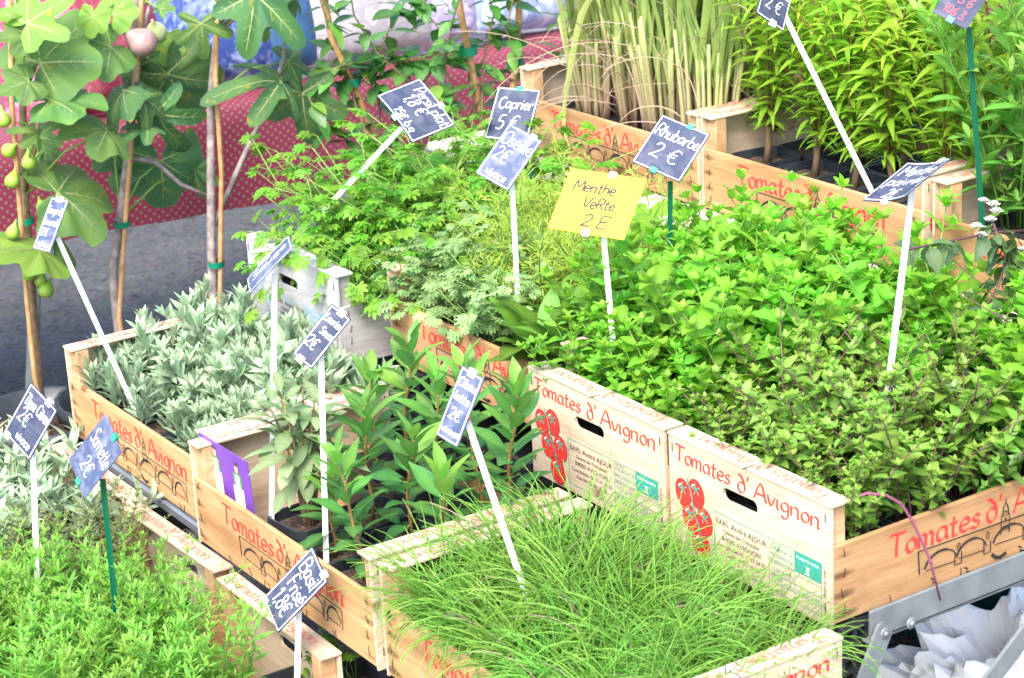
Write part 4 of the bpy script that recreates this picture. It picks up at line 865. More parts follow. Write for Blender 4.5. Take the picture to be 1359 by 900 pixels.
# ------------------------------------------------------------------ price signs
def bent_board(P, E1, E2, N, bend):
    w_, h_ = E1.length, E2.length; u = E1.normalized(); vv = E2.normalized()
    def fn(a, b, h):                         # a, b measured from the lower left corner; vv points down
        t = a/w_-.5; return P+u*a-vv*(b-h_)+N*(h+bend*w_*(.25-t*t)*4*.5)
    return fn, w_, h_
def sign(quad, stake, base_z, label, lines, colour='slate', pen='chalk', stakec='white', clips=((.5, 'top'),), bend=0., border=True, flip=False, pw=.0014, tilt=None, by=None):
    (su, sv), (bu, bv) = stake
    Pb = atz(bu, bv, base_z) if by is None else aty(bu, bv, by); Pt = upright(su, sv, Pb)
    d = depth(Pt)-.004
    TLc, TRc, BRc, BLc = [V(q) for q in quad]; k = d/FPX
    e1 = ((TRc-TLc)+(BRc-BLc))*.5*k; e2 = ((BLc-TLc)+(BRc-TRc))*.5*k; cc = -(e1.dot(e2))
    if tilt: r2 = tilt*tilt; A = e1.length_squared; B = e2.length_squared; z2 = math.sqrt((-(r2*B-A)+math.sqrt((r2*B-A)**2+4*r2*cc*cc))/(2*r2)+1e-12); z1 = cc/z2
    else: z2 = math.sqrt(abs(cc))+1e-6; z1 = cc/z2
    best = None
    for sg in (1, -1):
        E1 = RT*e1.x-UP*e1.y+FW*z1*sg; E2 = RT*e2.x-UP*e2.y+FW*z2*sg; N = E2.cross(E1).normalized()
        if N.dot(FW) > 0: N = -N
        sc_ = N.z*(-1 if flip else 1)
        if best is None or sc_ > best[0]: best = (sc_, E1, E2, N)
    _, E1, E2, N = best
    ctr = sum((V(q) for q in quad), V((0, 0)))/4; C = atd(ctr.x, ctr.y, d)-FW*.002
    root = empty('price_sign', Pb); tag(root, label, 'price sign', 'price signs on stakes among the herbs')
    P = C-E1*.5-E2*.5-Pb
    fn, w_, h_ = bent_board(P, E1, E2, N, bend)
    mb = MB(); nx = 10; th = .0012
    for hh in (0, -th):
        mb.add([fn(w_*i/nx, b, hh) for i in range(nx+1) for b in (0, h_)], [((2*i, 2*i+2, 2*i+3, 2*i+1) if hh == 0 else (2*i, 2*i+1, 2*i+3, 2*i+2)) for i in range(nx)])
    o = 2*(nx+1); n2 = nx+1
    mb.f += [(2*i, 2*i+2, o+2*i+2, o+2*i) for i in range(nx)]+[(2*i+1, o+2*i+1, o+2*i+3, 2*i+3) for i in range(nx)]+[(0, o, o+1, 1), (2*nx, 2*nx+1, o+2*nx+1, o+2*nx)]
    mb.m += [0]*(2*nx+2)
    bd = mb.build('card', M[colour], root, smooth=False)
    if border:
        q = MB(); m_ = .0022
        for k_, (a, b) in enumerate((((m_, m_), (w_-m_, m_)), ((w_-m_, m_), (w_-m_, h_-m_)), ((w_-m_, h_-m_), (m_, h_-m_)), ((m_, h_-m_), (m_, m_)))):
            pts = [(a[0]+(b[0]-a[0])*i/10, a[1]+(b[1]-a[1])*i/10) for i in range(11)]; strip(q, pts, fn, .0013, None, .0004+k_*3e-5)
        q.build('border_line', M[pen if colour != 'yellow' else 'yellow'], bd, smooth=False)
    q = MB()
    for (s_, fx, fy, fh, fw) in lines:       # text, left, baseline, cap height, width as fractions of the card
        un = fh*h_/7; write(q, s_, fn, fx*w_, fy*h_, un, pw, None, width=fw*w_, slant=.12, jit=.25)
    q.build('lettering', M[pen], bd, smooth=False)
    for t, sd in clips:
        cx = t*w_; cy = h_ if sd == 'top' else 0; q = MB(); vs = []
        for hh in (.0016, -.0028):
            for (a, b) in ((-.005, -.006), (.005, -.006), (.005, .003), (-.005, .003)): vs.append(fn(cx+a, cy+(b if sd == 'top' else -b), hh))
        q.add(vs, [(0, 1, 2, 3), (7, 6, 5, 4), (0, 4, 5, 1), (1, 5, 6, 2), (2, 6, 7, 3), (3, 7, 4, 0)]); q.build('clip', M['clip_green' if stakec == 'green' else 'stake_white'], root, False)
    # stake: grooved strip, pushed 5 cm into the soil
    A = (Pt-Pb); d_ = A.normalized(); end = -d_*.05; topp = A-N*.005; W2 = .0036; u = d_.cross(FW).normalized(); n = u.cross(d_).normalized()
    if n.dot(FW) > 0: n = -n
    prof = [(-1, .6), (-.55, .6), (-.45, .25), (.45, .25), (.55, .6), (1, .6), (1, -.6), (-1, -.6)]; q = MB(); vs = []
    for p in (end, topp): vs += [p+u*a*W2+n*b*W2*.7-N*0 for a, b in prof]
    q.add(vs, [(i, (i+1) % 8, 8+(i+1) % 8, 8+i) for i in range(8)]+[tuple(range(8))[::-1], tuple(range(8, 16))]); q.build('stake', M['stake_'+stakec], root, False)
    return root
sign([(555, 102.6), (604, 164.7), (548, 194), (500.5, 125.7)], ((534, 167), (443, 265)), by=.1, base_z=0, label= 'slate price sign reading Persil plat on a leaning white stake in the parsley', lines=[("Persil plat", .16, .70, .24, .8), ("1,8 €", .22, .40, .27, .42), ("15€ b.g", .34, .08, .17, .5)], clips=((.62, 'top'), (.5, 'bot')), bend=.1)
sign([(661, 112.7), (718, 120), (699.6, 190.7), (642.6, 183.5)], ((697, 200), (712, 268)), by=.42, base_z=0, label= 'slate price sign reading Caprier 5 euros on a green stake', lines=[("Caprier", .12, .60, .21, .80), ("5 €", .18, .20, .27, .5)], stakec='green')
sign([(674.4, 161.8), (721, 188), (672.4, 254.3), (632.8, 229.8)], ((679, 240), (688, 420)), ZM+.12, 'dusty slate price sign reading Oseille 2 euros on a white stake', [("Oseille", .06, .66, .24, .9), ("2€", .1, .36, .25, .42), ("vivace", .18, .08, .15, .6)], colour='slate_dusty', clips=((.75, 'top'),))
sign([(759, 221), (858, 237.4), (825.6, 321.2), (726.5, 301.5)], ((800, 312), (811, 428)), by=.09, base_z=0, label= 'yellow card price sign handwritten Menthe verte 2 E', lines=[("Menthe", .12, .66, .17, .56), ("VeRte", .32, .41, .17, .42), ("2 E", .38, .11, .2, .36)], colour='yellow', pen='marker', pw=.0024, clips=((.56, 'top'), (.5, 'bot')), border=False)
sign([(880, 150), (943, 178), (899, 244.8), (838.8, 214)], ((889, 238), (889, 365)), by=.3, base_z=0, label= 'slate price sign reading Rhubarbe 2 euros on a green stake', lines=[("Rhubarbe", .06, .62, .22, .9), ("2 €", .18, .24, .28, .56)], stakec='green', clips=((.6, 'top'), (.45, 'bot')))
sign([(1018, -42), (1058, -22), (1039, 43), (1001, 20)], ((1044, 18), (1158, 255)), base_z=0, label= 'slate price sign marked 2 euros on a long white stake in the verbena', lines=[("Verveine", .08, .62, .2, .86), ("2 €", .2, .24, .28, .56)], clips=((.6, 'bot'),), by=.597)
sign([(1273, -38), (1318, -14), (1278, 42), (1238.7, 15.6)], ((1286, 34), (1302, 275)), by=.598, base_z=0, label= 'slate price sign with red figures on a green stake in the stevia', lines=[("1PS 6", .1, .42, .22, .7), ("106 3.", .16, .12, .2, .66)], pen='redpen', stakec='green', border=False, clips=((.5, 'bot'),))
sign([(1213.6, 212.6), (1257, 210.7), (1187, 266.6), (1152, 261.7)], ((1208, 246), (1178, 515)), by=.19, base_z=0, label= 'slate price sign reading Menthe poivrée lying almost flat on a white stake', lines=[("Menthe", .1, .66, .24, .8), ("poivrée", .08, .40, .22, .84), ("2€", .3, .08, .22, .3)], clips=((.75, 'top'), (.5, 'bot')), bend=-.08, tilt=1.2)
sign([(437.8, 402.8), (469.4, 423.9), (411, 490), (390.6, 469.4)], ((425, 468), (433, 748)), ZT+.07, 'slate price sign reading Laurier Sauce 2 euros on a white stake', [("Laurier", .10, .74, .13, .84), ("Sauce", .30, .53, .13, .62), ("2€", .08, .24, .2, .5)], clips=((.55, 'top'), (.4, 'bot')), bend=.1)
sign([(611, 484.4), (645.6, 502.8), (604.4, 593.3), (580.6, 577.8)], ((617, 560), (699, 793)), ZT+.15, 'slate price sign smeared with chalk on a leaning white stake in the chives', [("Cibou", .1, .76, .12, .8), ("lette", .14, .56, .12, .7), ("2€", .2, .3, .16, .5), ("vivace", .12, .1, .1, .76)], colour='slate_dusty', bend=.06, pw=.0013)
sign([(325, 370), (381, 312), (393, 330), (333, 391)], ((361, 360), (360, 695)), ZT+.07, 'slate price sign turned edge-on above a tall white stake beside the sage', [("Sauge", .1, .5, .3, .8)], colour='slate_dusty', tilt=1.5, bend=.03)
sign([(66.7, 261.3), (91, 265.8), (69.8, 336.4), (43, 329)], ((74, 314), (183, 552)), ZT+.07, 'narrow slate price sign on a slanting white stake in the lavender', [("Sauge de", .06, .70, .14, .88), ("Lavande", .08, .48, .14, .84), ("2€", .12, .27, .15, .4), ("vivace", .2, .07, .12, .7)], colour='slate_dusty', pw=.0011)
sign([(42, 507), (82, 544.7), (39.3, 610), (-1, 575)], ((40, 596), (49, 778)), ZL+.17, 'slate price sign reading Thym citron 2 euros on a white stake', [("Thym Citron", .08, .66, .2, .88), ("2€", .12, .36, .26, .36), ("vivace", .34, .1, .15, .5)], clips=((.7, 'top'), (.15, 'bot')))
sign([(141.6, 550.5), (167.6, 596.8), (112.7, 663), (83.8, 610)], ((132, 635), (155, 830)), ZL+.17, 'blue-grey slate price sign reading Sarriette 2 euros on a green stake', [("Sarriette", .08, .55, .26, .86), ("2€", .3, .16, .27, .4)], colour='slate_dusty', stakec='green', border=False, clips=((.6, 'top'), (.6, 'bot')))
sign([(413.9, 726), (438.9, 766.7), (368.3, 840.6), (346, 797)], ((393, 805), (393, 906)), ZL+.12, 'slate price sign reading Basil frisé 1,8 euros on a white stake', [("Basil", .12, .70, .22, .76), ("Frisé", .2, .42, .22, .7), ("1,8€", .16, .14, .24, .62)], pw=.002, clips=((.8, 'top'), (.1, 'bot')))
# purple picture card stood behind the crate side
A0 = aty(264, 574, -.335); TRp = aty(328, 614, -.335); BRp = aty(342.8, 686, -.335)
e1 = TRp-A0; wcd = e1.length; ux = e1.normalized(); uy = V((0, -.04, 1)).normalized(); uy = (uy-ux*uy.dot(ux)).normalized(); nn = ux.cross(uy).normalized(); hcd = (TRp-BRp).length*1.25
root = empty('picture_card', A0-uy*hcd); tag(root, 'purple picture card with two cartoon gardeners holding Herbes de Provence panels', 'picture card')
fn = lambda a, b, h: ux*a+uy*b+nn*h
q = MB(); q.add([fn(a, b, h) for h in (0, -.0012) for a, b in ((0, 0), (wcd, 0), (wcd, hcd), (0, hcd))], [(0, 1, 2, 3), (7, 6, 5, 4), (0, 4, 5, 1), (1, 5, 6, 2), (2, 6, 7, 3), (3, 7, 4, 0)]); cdo = q.build('card', M['purple'], root, False)
skin = plain('printed_skin', (.62, .38, .24), .5); gr = plain('printed_green', (.10, .25, .12), .5); hat = plain('printed_hat', (.06, .05, .07), .5)
for k, x in enumerate((.30, .74)):
    x *= wcd; z = hcd*.88-k*.006
    def pr(nm, m_, fs):
        q = MB()
        for f_ in fs: f_(q)
        return q.build(nm, m_, cdo, False)
    pr('coat_print', gr, [lambda q: q.add([fn(x+a_, z+b_, .00035) for a_, b_ in ((-.0125, -.034), (.0125, -.034), (.0125, -.013), (.006, -.0095), (-.006, -.0095), (-.0125, -.013))], [(0, 1, 2, 3, 4, 5)])])
    pr('face_print', skin, [lambda q: disc(q, x, z-.004, .0055, .0065, fn, .0005)])
    pr('hat_print', hat, [lambda q: disc(q, x, z+.0025, .006, .003, fn, .0007)])
    pr('apron_print', M['white_ink'], [lambda q: rect(q, x-.006, z-.0315, x+.006, z-.014, fn, .0006)])
    pr('panel_print', M['white_ink'], [lambda q: rect(q, x-.015, z-.072, x+.015, z-.032, fn, .00065)])
    pr('lettering', M['black'], [lambda q: write(q, "Herbes de", fn, x-.0135, z-.047, .0009, .0009, None, width=.026), lambda q: write(q, "Provence", fn, x-.0135, z-.058, .0009, .0009, None, width=.026)])
    pr('flower_print', M['yellow'], [lambda q: disc(q, x, z-.066, .0035, .003, fn, .0008)])
    pr('flower_print', M['yellow'], [lambda q: disc(q, x+.008, z-.068, .0025, .002, fn, .00081)])

# ------------------------------------------------------------------ fig trees in pots
def round_pot(root, r, h, m=None):
    mb = MB(); n = 24; prof = [(r*.78, .0), (r*.97, h-.03), (r*1.03, h-.03), (r*1.05, h), (r*.98, h), (r*.95, h-.04), (r*.7, h-.06)]
    vs = [(q*math.cos(6.2832*k/n), q*math.sin(6.2832*k/n), z) for q, z in prof for k in range(n)]
    mb.add(vs, [(i*n+k, i*n+(k+1) % n, (i+1)*n+(k+1) % n, (i+1)*n+k) for i in range(len(prof)-1) for k in range(n)]+[tuple(range(n))[::-1]])
    o = mb.build('pot', m or M['pot'], root)
    mb = MB(); vs = [(0, 0, h-.04)]+[(r*.93*math.cos(6.2832*k/n), r*.93*math.sin(6.2832*k/n), h-.042) for k in range(n)]; mb.add(vs, [(0, 1+k, 1+(k+1) % n) for k in range(n)]); mb.build('soil', M['soil'], root, False)
def fig_leaf(name, kind, tint):
    """palmate leaf, base at origin, tip on +X, about 1 m long; veins as raised strips"""
    mb = MB()
    wl = (.40, .46, .62)[kind]; sinus = (.40, .55, .78)[kind]
    tips = ((-2.05, .60), (-1.0, .86), (0, 1.), (1.0, .86), (2.05, .60)) if kind < 2 else ((-1.9, .58), (-.85, .86), (0, 1.), (.85, .86), (1.9, .58))
    tips = [(a_+R(-.08, .08), l_*R(.93, 1.07)) for a_, l_ in tips]
    K = 72; rad = []
    for i in range(K+1):
        th = -2.8+5.6*i/K; r_ = sinus*(.62 if abs(th) > 2.3 else .9)*(1 if abs(th) < 2.55 else max(.35, 1-(abs(th)-2.55)*2.6))
        for an, ln in tips:
            d = abs(th-an)/(wl*(.8+.2/ln)*.8)
            if d < 1: r_ = max(r_, ln*(1-d**2.6)**.42)
        rad.append(r_*(1+.018*math.sin(th*23+kind)))
    rad = [rad[0]]+[(rad[i-1]+2*rad[i]+rad[i+1])/4 for i in range(1, K)]+[rad[-1]]
    out = [(math.cos(-2.8+5.6*i/K)*r_, math.sin(-2.8+5.6*i/K)*r_) for i, r_ in enumerate(rad)]
    cx = .06; n = len(out); cup = R(.1, .8); ph = R(0, 6)
    def z(x, y): r_ = math.hypot(x, y); return -cup*r_*r_ + (.06*math.sin(6*math.atan2(y, x)+ph)+.035*math.sin(11*math.atan2(y, x)+2*ph))*r_ + .05*abs(y)
    vs = [(cx, 0, 0)]; 
    for f in (.5, 1.):
        for x, y in out: X, Y = cx+(x-cx)*f, y*f; vs.append((X, Y, z(X, Y)))
    fs = [(0, 1+i, 1+(i+1)) for i in range(n-1)]+[(1+i, 1+n+i, 1+n+i+1, 1+i+1) for i in range(n-1)]
    mb.add(vs, fs, [min(1, max(0, tint+.25*math.sin(7*v_[0]+ph)*math.cos(8*v_[1]))) for v_ in vs])
    mb.mi = 1
    for an, ln in tips:
        for side in (0,):
            pts = [V((cx*0+math.cos(an)*ln*t, math.sin(an)*ln*t, z(math.cos(an)*ln*t, math.sin(an)*ln*t)+.004)) for t in (0, .3, .6, .88)]
            u = V((-math.sin(an), math.cos(an), 0)); wv = (.013, .010, .006, .002); vv = []
            for p, w2 in zip(pts, wv): vv += [p+u*w2, p-u*w2]
            mb.add(vv, [(2*i, 2*i+1, 2*i+3, 2*i+2) for i in range(3)], .8)
            for t in (.3, .5, .7):
                for sg in (-1, 1):
                    p = V((math.cos(an)*ln*t, math.sin(an)*ln*t, 0)); q = p+V((math.cos(an+sg*.8), math.sin(an+sg*.8), 0))*.2*ln*(1.1-t*.6)
                    p.z = z(p.x, p.y)+.004; q.z = z(q.x, q.y)+.004; d = (q-p).normalized(); u2 = V((-d.y, d.x, 0))
                    mb.add([p+u2*.004, p-u2*.004, q-u2*.0015, q+u2*.0015], [(0, 1, 2, 3)], .7)
    return mb.mesh(name, [LF['fig'], VEIN])
VEIN = leafmat('fig_vein', (.26, .32, .13), (.42, .46, .2), .3)
FIGL = {(k, t): [fig_leaf('leaf', k, t) for _ in range(2)] for k in (0, 1, 2) for t in (.05, .35, .9)}
def figfruit(r, m):
    mb = MB(); n = 14; prof = [(0.001, -.86), (.12, -.9), (.42, -.84), (.8, -.58), (1., -.1), (.9, .4), (.58, .9), (.3, 1.3), (.15, 1.65), (.1, 2.0), (.001, 2.02)]
    mb.add([(q*r*math.cos(6.2832*k/n), q*r*math.sin(6.2832*k/n), z*r) for q, z in prof for k in range(n)], [(i*n+k, i*n+(k+1) % n, (i+1)*n+(k+1) % n, (i+1)*n+k) for i in range(len(prof)-1) for k in range(n)])
    return mb.mesh('fruit', m)
FRUIT = figfruit(.0135, M['figskin']); RIPE = figfruit(.025, M['figripe']); FATG = figfruit(.021, plain('pale_fig_skin', (.36, .42, .2), .5, noise=.2, scale=50))
def fig_tree(label, xpl, trunk, branches, leaves, fruits, cane, ties, bark, rp=.13, hp=.27):
    """trunk/branch/cane pixels are read on the upright plane x = xpl; leaves stand off it by dx"""
    base = atx(*trunk[-1], xpl); base = V((base.x, base.y, 0)); root = empty('fig_tree', base); tag(root, label, 'fig tree', 'young fig trees in black tubs')
    round_pot(root, rp, hp)
    B = base
    pts = [V((0, 0, hp-.06))]+[atx(u, v, xpl)-B for u, v in trunk[::-1]]
    pts = [p for i, p in enumerate(pts) if i == 0 or p.z > pts[0].z]
    q = MB(); n = len(pts); q.tube(pts, [.0105-.005*i/(n-1) for i in range(n)], 9); q.build('trunk', bark, root)
    for br in branches:
        bp = [atx(u, v, xpl+k*.012)-B for k, (u, v) in enumerate(br)]; q = MB(); q.tube(bp, [.006-.003*i/(len(bp)-1) for i in range(len(bp))], 7); q.build('branch', bark, root)
    cp = [V((.035, -.0, hp-.08))]+[atx(u, v, xpl+.02)-B for u, v in cane[::-1]]; q = MB(); q.tube(cp, .0048, 8); q.build('cane', M['cane'], root)
    for (u, v) in ties:
        p = atx(u, v, xpl+.012)-B; mb = MB(); k = 14
        ring_ = [(p+V((math.cos(6.2832*i/k)*.0145, math.sin(6.2832*i/k)*.0155, z))) for z in (-.0055, .0055) for i in range(k)]
        mb.add(ring_, [(i, (i+1) % k, k+(i+1) % k, k+i) for i in range(k)]); mb.build('tie_band', M['tie'], root)
    for (au, av, tu, tv, kind, tint, dx, nod) in leaves:
        p = atx(au, av, xpl+dx); tpt = atx(tu, tv, xpl+dx)
        d = (tpt-p); ln = d.length; d.normalize()
        d = (d-FW*nod).normalized()*1.0; ln = ln/max(.45, abs(d.dot((tpt-p).normalized())))
        nrm = (-FW+V((0, 0, .9))+V((R(-.6, .6), R(-.6, .6), R(-.2, .4)))); nrm = (nrm-d*nrm.dot(d)).normalized(); y = nrm.cross(d)
        mx = Matrix(((d.x, y.x, nrm.x, 0), (d.y, y.y, nrm.y, 0), (d.z, y.z, nrm.z, 0), (0, 0, 0, 1)))
        lf = obj('leaf', rnd.choice(FIGL[(kind, tint)]), root, Matrix.Translation(p-B) @ mx @ Matrix.Scale(ln*.9, 4))
        # petiole to the nearest point of the trunk
        tq = min(pts[1:], key=lambda t_: (t_-(p-B)-V((0, 0, -.06))).length); mid = (tq+(p-B))/2+V((0, 0, .02))
        if (tq-(p-B)).length < .3: q = MB(); q.tube([tq, mid, p-B], [.0028, .0022, .002], 5, tint=.9); q.build('petiole', ST['green'], root)
    for (u, v, dx, kind) in fruits:
        p = atx(u, v, xpl+dx)-B; obj('fruit', (FRUIT, RIPE, FATG)[kind], root, Matrix.Translation(p) @ Matrix.Rotation(R(-.9, .9), 4, 'X') @ Matrix.Rotation(R(-.6, .9), 4, 'Y') @ Matrix.Scale(R(.9, 1.08), 4))
fig_tree('young fig tree bearing small green figs beside the lavender sign', -1.7, [(22, -120), (26, 0), (30, 140), (33, 260), (40, 360), (48, 470), (52, 520)],
         [[(28, 130), (46, 90), (60, 40)], [(32, 230), (46, 200), (52, 150)]],
         [(76, 256, 168, 250, 2, .35, .08, .1), (53, 84, 122, 6, 2, .35, .06, .1), (67, 133, 132, 128, 2, .35, .10, .5), (142, 172, 76, 158, 2, .35, .12, .4), (49, 178, 18, 158, 1, .35, .1, .2),
          (38, 107, -5, 122, 2, .35, .1, .2), (36, 31, 98, -8, 1, .9, .1, .3), (36, 50, -5, 40, 2, .35, .1, .2), (55, 332, -18, 322, 2, .9, .06, .5), (74, 312, 112, 352, 2, .35, -.02, .2), (50, 182, 82, 150, 1, .35, .02, .2),
          (20, 10, -20, 30, 2, .9, .05, .2), (60, 195, 30, 215, 2, .35, -.05, .1)],
         [(31, 71, .02, 0), (46, 126, .04, 0), (39, 216, .04, 0), (16, 241, .04, 0), (57, 276, .04, 0), (17, 309, .04, 0), (38, 365, .03, 0), (54, 373, .03, 0), (61, 386, .04, 0), (5, 160, .04, 0), (12, 200, .02, 0)],
         [(10, -100), (16, 140), (36, 400), (46, 500)], [(22, 130), (34, 293)], M['bark2'])
fig_tree('young fig tree with a ripe purple fig and hanging dull leaves', -1.68, [(185, -120), (180, 20), (182, 90), (172, 190), (160, 290), (150, 360), (156, 420)],
         [[(178, 60), (190, 40), (200, 0)], [(168, 210), (205, 214), (240, 245), (280, 262)]],
         [(147, 62, 92, 88, 2, .35, .05, .1), (164, 120, 130, 158, 2, .05, .06, .1), (207, 151, 244, 222, 0, .05, .06, .1), (196, 169, 152, 182, 1, .05, .07, .2), (213, 213, 219, 304, 2, .05, .0, .0), (222, 50, 218, 92, 1, .9, .02, .1),
          (222, 98, 268, 182, 2, .05, .03, .0), (152, 200, 166, 246, 2, .05, -.03, .1), (258, 225, 268, 272, 1, .05, -.02, .1), (195, 82, 193, 128, 2, .05, .0, 0), (190, 130, 232, 150, 1, .05, .07, .4), (212, 12, 228, -14, 1, .35, .05, .1), (150, 20, 176, -15, 2, .9, .05, .2), (125, 20, 118, 54, 2, .9, .08, .2), (214, 62, 226, 110, 2, .9, -.03, 0)],
         [(190, 57, .08, 1), (207, 43, .06, 2)], [(192, -100), (186, 40), (166, 300), (158, 420)], [(162, 297)], M['bark'])
fig_tree('young fig tree with deeply lobed blue-green leaves in front of the polka dot cloth', -1.6, [(292, -120), (288, 40), (280, 130), (280, 250), (281, 330), (283, 400)],
         [[(284, 300), (320, 215), (350, 150), (376, 80), (384, -40)], [(292, 40), (316, 20), (332, -10)]],
         [(267, 31, 276, 86, 0, .35, .05, .1), (373, 108, 292, 84, 0, .05, .06, .1), (401, 124, 414, 206, 1, .05, .05, .05), (382, 82, 430, 90, 1, .05, .02, .2), (345, 30, 362, 62, 1, .35, .02, .1), (338, -8, 402, 44, 1, .05, .08, .5), (300, -10, 270, -30, 1, .35, 0, .1), (380, -12, 410, 2, 2, .05, .05, .3)],
         [(336, 26, .03, 1)], [(290, -100), (286, 100), (294, 230), (292, 400)], [(282, 129), (287, 350)], M['bark'])
# ------------------------------------------------------------------ caper climbers on canes
VL = [leaf_mesh('leaf', LF['vine'], R(.036, .046), R(.019, .025), ovate, R(.1, .4), .2, t, 6, .01, .006) for t in (.0, .1, .3, .6, 1.)]
def climber(label, x, canes, vines, nleaf, hp=.25):
    b0 = atx(*canes[0][-1], x); B = V((b0.x, b0.y, 0)); root = empty('potted_climber', B); tag(root, label, 'climbing plant', 'caper climbers tied to canes'); round_pot(root, .11, hp)
    cps = []
    for c in canes:
        pts = [V((0, R(-.03, .03), hp-.1))]+[atx(u, v, x)-B for u, v in c[::-1]]; q = MB(); q.tube(pts, .0065, 8); q.build('cane', M['cane'], root)
        p = along(pts, .62); mb = MB(); k = 12; mb.add([p+V((math.cos(6.2832*i/k)*.017, math.sin(6.2832*i/k)*.017, z)) for z in (-.008, .008) for i in range(k)], [(i, (i+1) % k, k+(i+1) % k, k+i) for i in range(k)]); mb.build('tie_band', M['tie'], root)
    for vi in vines:
        pts = [atx(u, v, x+R(-.03, .06))-B for u, v in vi]
        if vi[0][1] > 180: pts = [V((0, 0, hp-.05))]+pts
        q = MB(); q.tube(pts, [.0028-.0014*i/(len(pts)-1) for i in range(len(pts))], 5, tint=(0, .6)); q.build('vine', ST['wood'], root)
        cps.append(pts)
    for k in range(nleaf):
        p = along(rnd.choice(cps), R(.12, 1)); t = rnd.choice((0, 0, 1, 1, 2, 3, 4) if R(0, 1) < .6 else (0, 1, 2))
        obj('leaf', VL[t], root, pose(p, R(0, 6.28), R(-.8, .6), R(-.5, .5)) @ Matrix.Scale(R(.85, 1.4), 4))
climber('leafy climber on a leaning cane behind the parsley', -1.55, [[(424, -40), (440, 50), (470, 115), (500, 190), (520, 250)]], [[(515, 260), (480, 160), (450, 80), (425, 0), (410, -60)], [(500, 240), (540, 200), (560, 160), (545, 110), (500, 70), (470, 20), (460, -40)], [(510, 250), (530, 150), (600, 60), (560, 10), (590, -40)], [(505, 230), (470, 190), (430, 170), (410, 130)], [(420, 100), (460, 86), (520, 82), (585, 74)], [(495, 210), (505, 150), (495, 90), (520, 30), (550, -20)]], 260)
climber('leafy climber on a cane behind the Oseille sign', -1.45, [[(600, -60), (612, 20), (630, 110), (650, 230)], [(692, -60), (688, 30), (680, 130), (676, 230)]], [[(650, 260), (620, 160), (590, 90), (600, 30), (620, -40)], [(655, 250), (660, 160), (690, 90), (672, 40), (690, -40)], [(640, 230), (600, 200), (570, 150), (600, 120)], [(660, 220), (700, 190), (720, 120), (750, 60), (760, -20)], [(640, 180), (640, 90), (655, 20), (640, -40)], [(640, 200), (600, 210), (560, 225), (530, 228)]], 280)
# ------------------------------------------------------------------ the cloth-covered table behind
def cloth_mat():
    m, n, l, b = mat('polka_dot_cloth')
    tc = n.new('ShaderNodeTexCoord'); sx = n.new('ShaderNodeSeparateXYZ'); l.new(tc.outputs['Object'], sx.inputs[0])
    def mth(op, a, bb=None):
        q = n.new('ShaderNodeMath'); q.operation = op
        for i, v in enumerate((a, bb)):
            if v is None: continue
            if isinstance(v, (int, float)): q.inputs[i].default_value = v
            else: l.new(v, q.inputs[i])
        return q.outputs[0]
    u = mth('DIVIDE', sx.outputs[1], .0185); v = mth('DIVIDE', mth('SUBTRACT', sx.outputs[2], sx.outputs[0]), .0185)
    def dots(off):
        a = mth('SUBTRACT', mth('FRACT', mth('ADD', u, off)), .5); c = mth('SUBTRACT', mth('FRACT', mth('ADD', v, off)), .5)
        return mth('ADD', mth('POWER', mth('ABSOLUTE', a), 2), mth('POWER', mth('ABSOLUTE', c), 2))
    d = mth('SQRT', mth('MINIMUM', dots(0), dots(.5)))
    r = n.new('ShaderNodeValToRGB'); e = r.color_ramp.elements; r.color_ramp.interpolation = 'CONSTANT'
    e[0].position = 0; e[0].color = (.16, .20, .10, 1); e[1].position = .165; e[1].color = (.165, .013, .040, 1); x = e.new(.06); x.color = (.135, .105, .08, 1)
    l.new(d, r.inputs[0]); l.new(r.outputs[0], b.inputs['Base Color']); b.inputs['Roughness'].default_value = .6
    return m
t = empty('cloth_table', (-2.35, 1.0, 0)); tag(t, 'folding table covered by a red cloth with small pale dots', 'table')
q = MB(); q.bbox((-.36, -2.4, .675), (.36, 1.9, .7), .004); q.build('table_top', M['board'], t, False)
for y in (-1.9, -1.09, .3, 1.6):
    for x in (-.3, .3): q = MB(); q.tube([(x, y, 0), (x*.9, y+.12, .675)], .014, 8); q.build('leg', M['galv'], t)
q = MB(); ny = 150; prof = [(-.376, .5), (-.374, .69), (-.366, .704), (-.355, .708), (-.2, .709), (0, .709), (.2, .709), (.352, .708), (.364, .704), (.372, .695), (.377, .66), (.38, .60), (.383, .55), (.386, .495)]
vs = []
for j in range(ny+1):
    y = -2.43+4.36*j/ny
    for (x, z) in prof:
        k = max(0, .7-z)/.2; wv = .014*k*math.sin(y*9+math.sin(y*3.1)*2)+.006*k*math.sin(y*23)
        vs.append((x+(wv if x > 0 else -wv), y, z+(.012*math.sin(y*4.1) if z < .5 else 0)))
m_ = len(prof); q.add(vs, [(j*m_+i, (j+1)*m_+i, (j+1)*m_+i+1, j*m_+i+1) for j in range(ny) for i in range(m_-1)])
tc_ = q.build('tablecloth', cloth_mat(), None); tc_.location = (-2.35, 1.0, 0); tag(tc_, 'red tablecloth with small pale dots draped over the folding table', 'tablecloth')
def toile(name, c1, c2, scale):
    m, n, l, b = mat(name); tc = n.new('ShaderNodeTexCoord'); a = n.new('ShaderNodeTexNoise'); a.inputs['Scale'].default_value = scale; a.inputs['Detail'].default_value = 9; a.inputs['Roughness'].default_value = .7; a.inputs['Distortion'].default_value = 1.5
    l.new(tc.outputs['Object'], a.inputs['Vector']); r = n.new('ShaderNodeValToRGB'); r.color_ramp.elements[0].position = .46; r.color_ramp.elements[0].color = (*c1, 1); r.color_ramp.elements[1].position = .6; r.color_ramp.elements[1].color = (*c2, 1)
    l.new(a.outputs[0], r.inputs[0]); l.new(r.outputs[0], b.inputs['Base Color']); b.inputs['Roughness'].default_value = .7
    return m
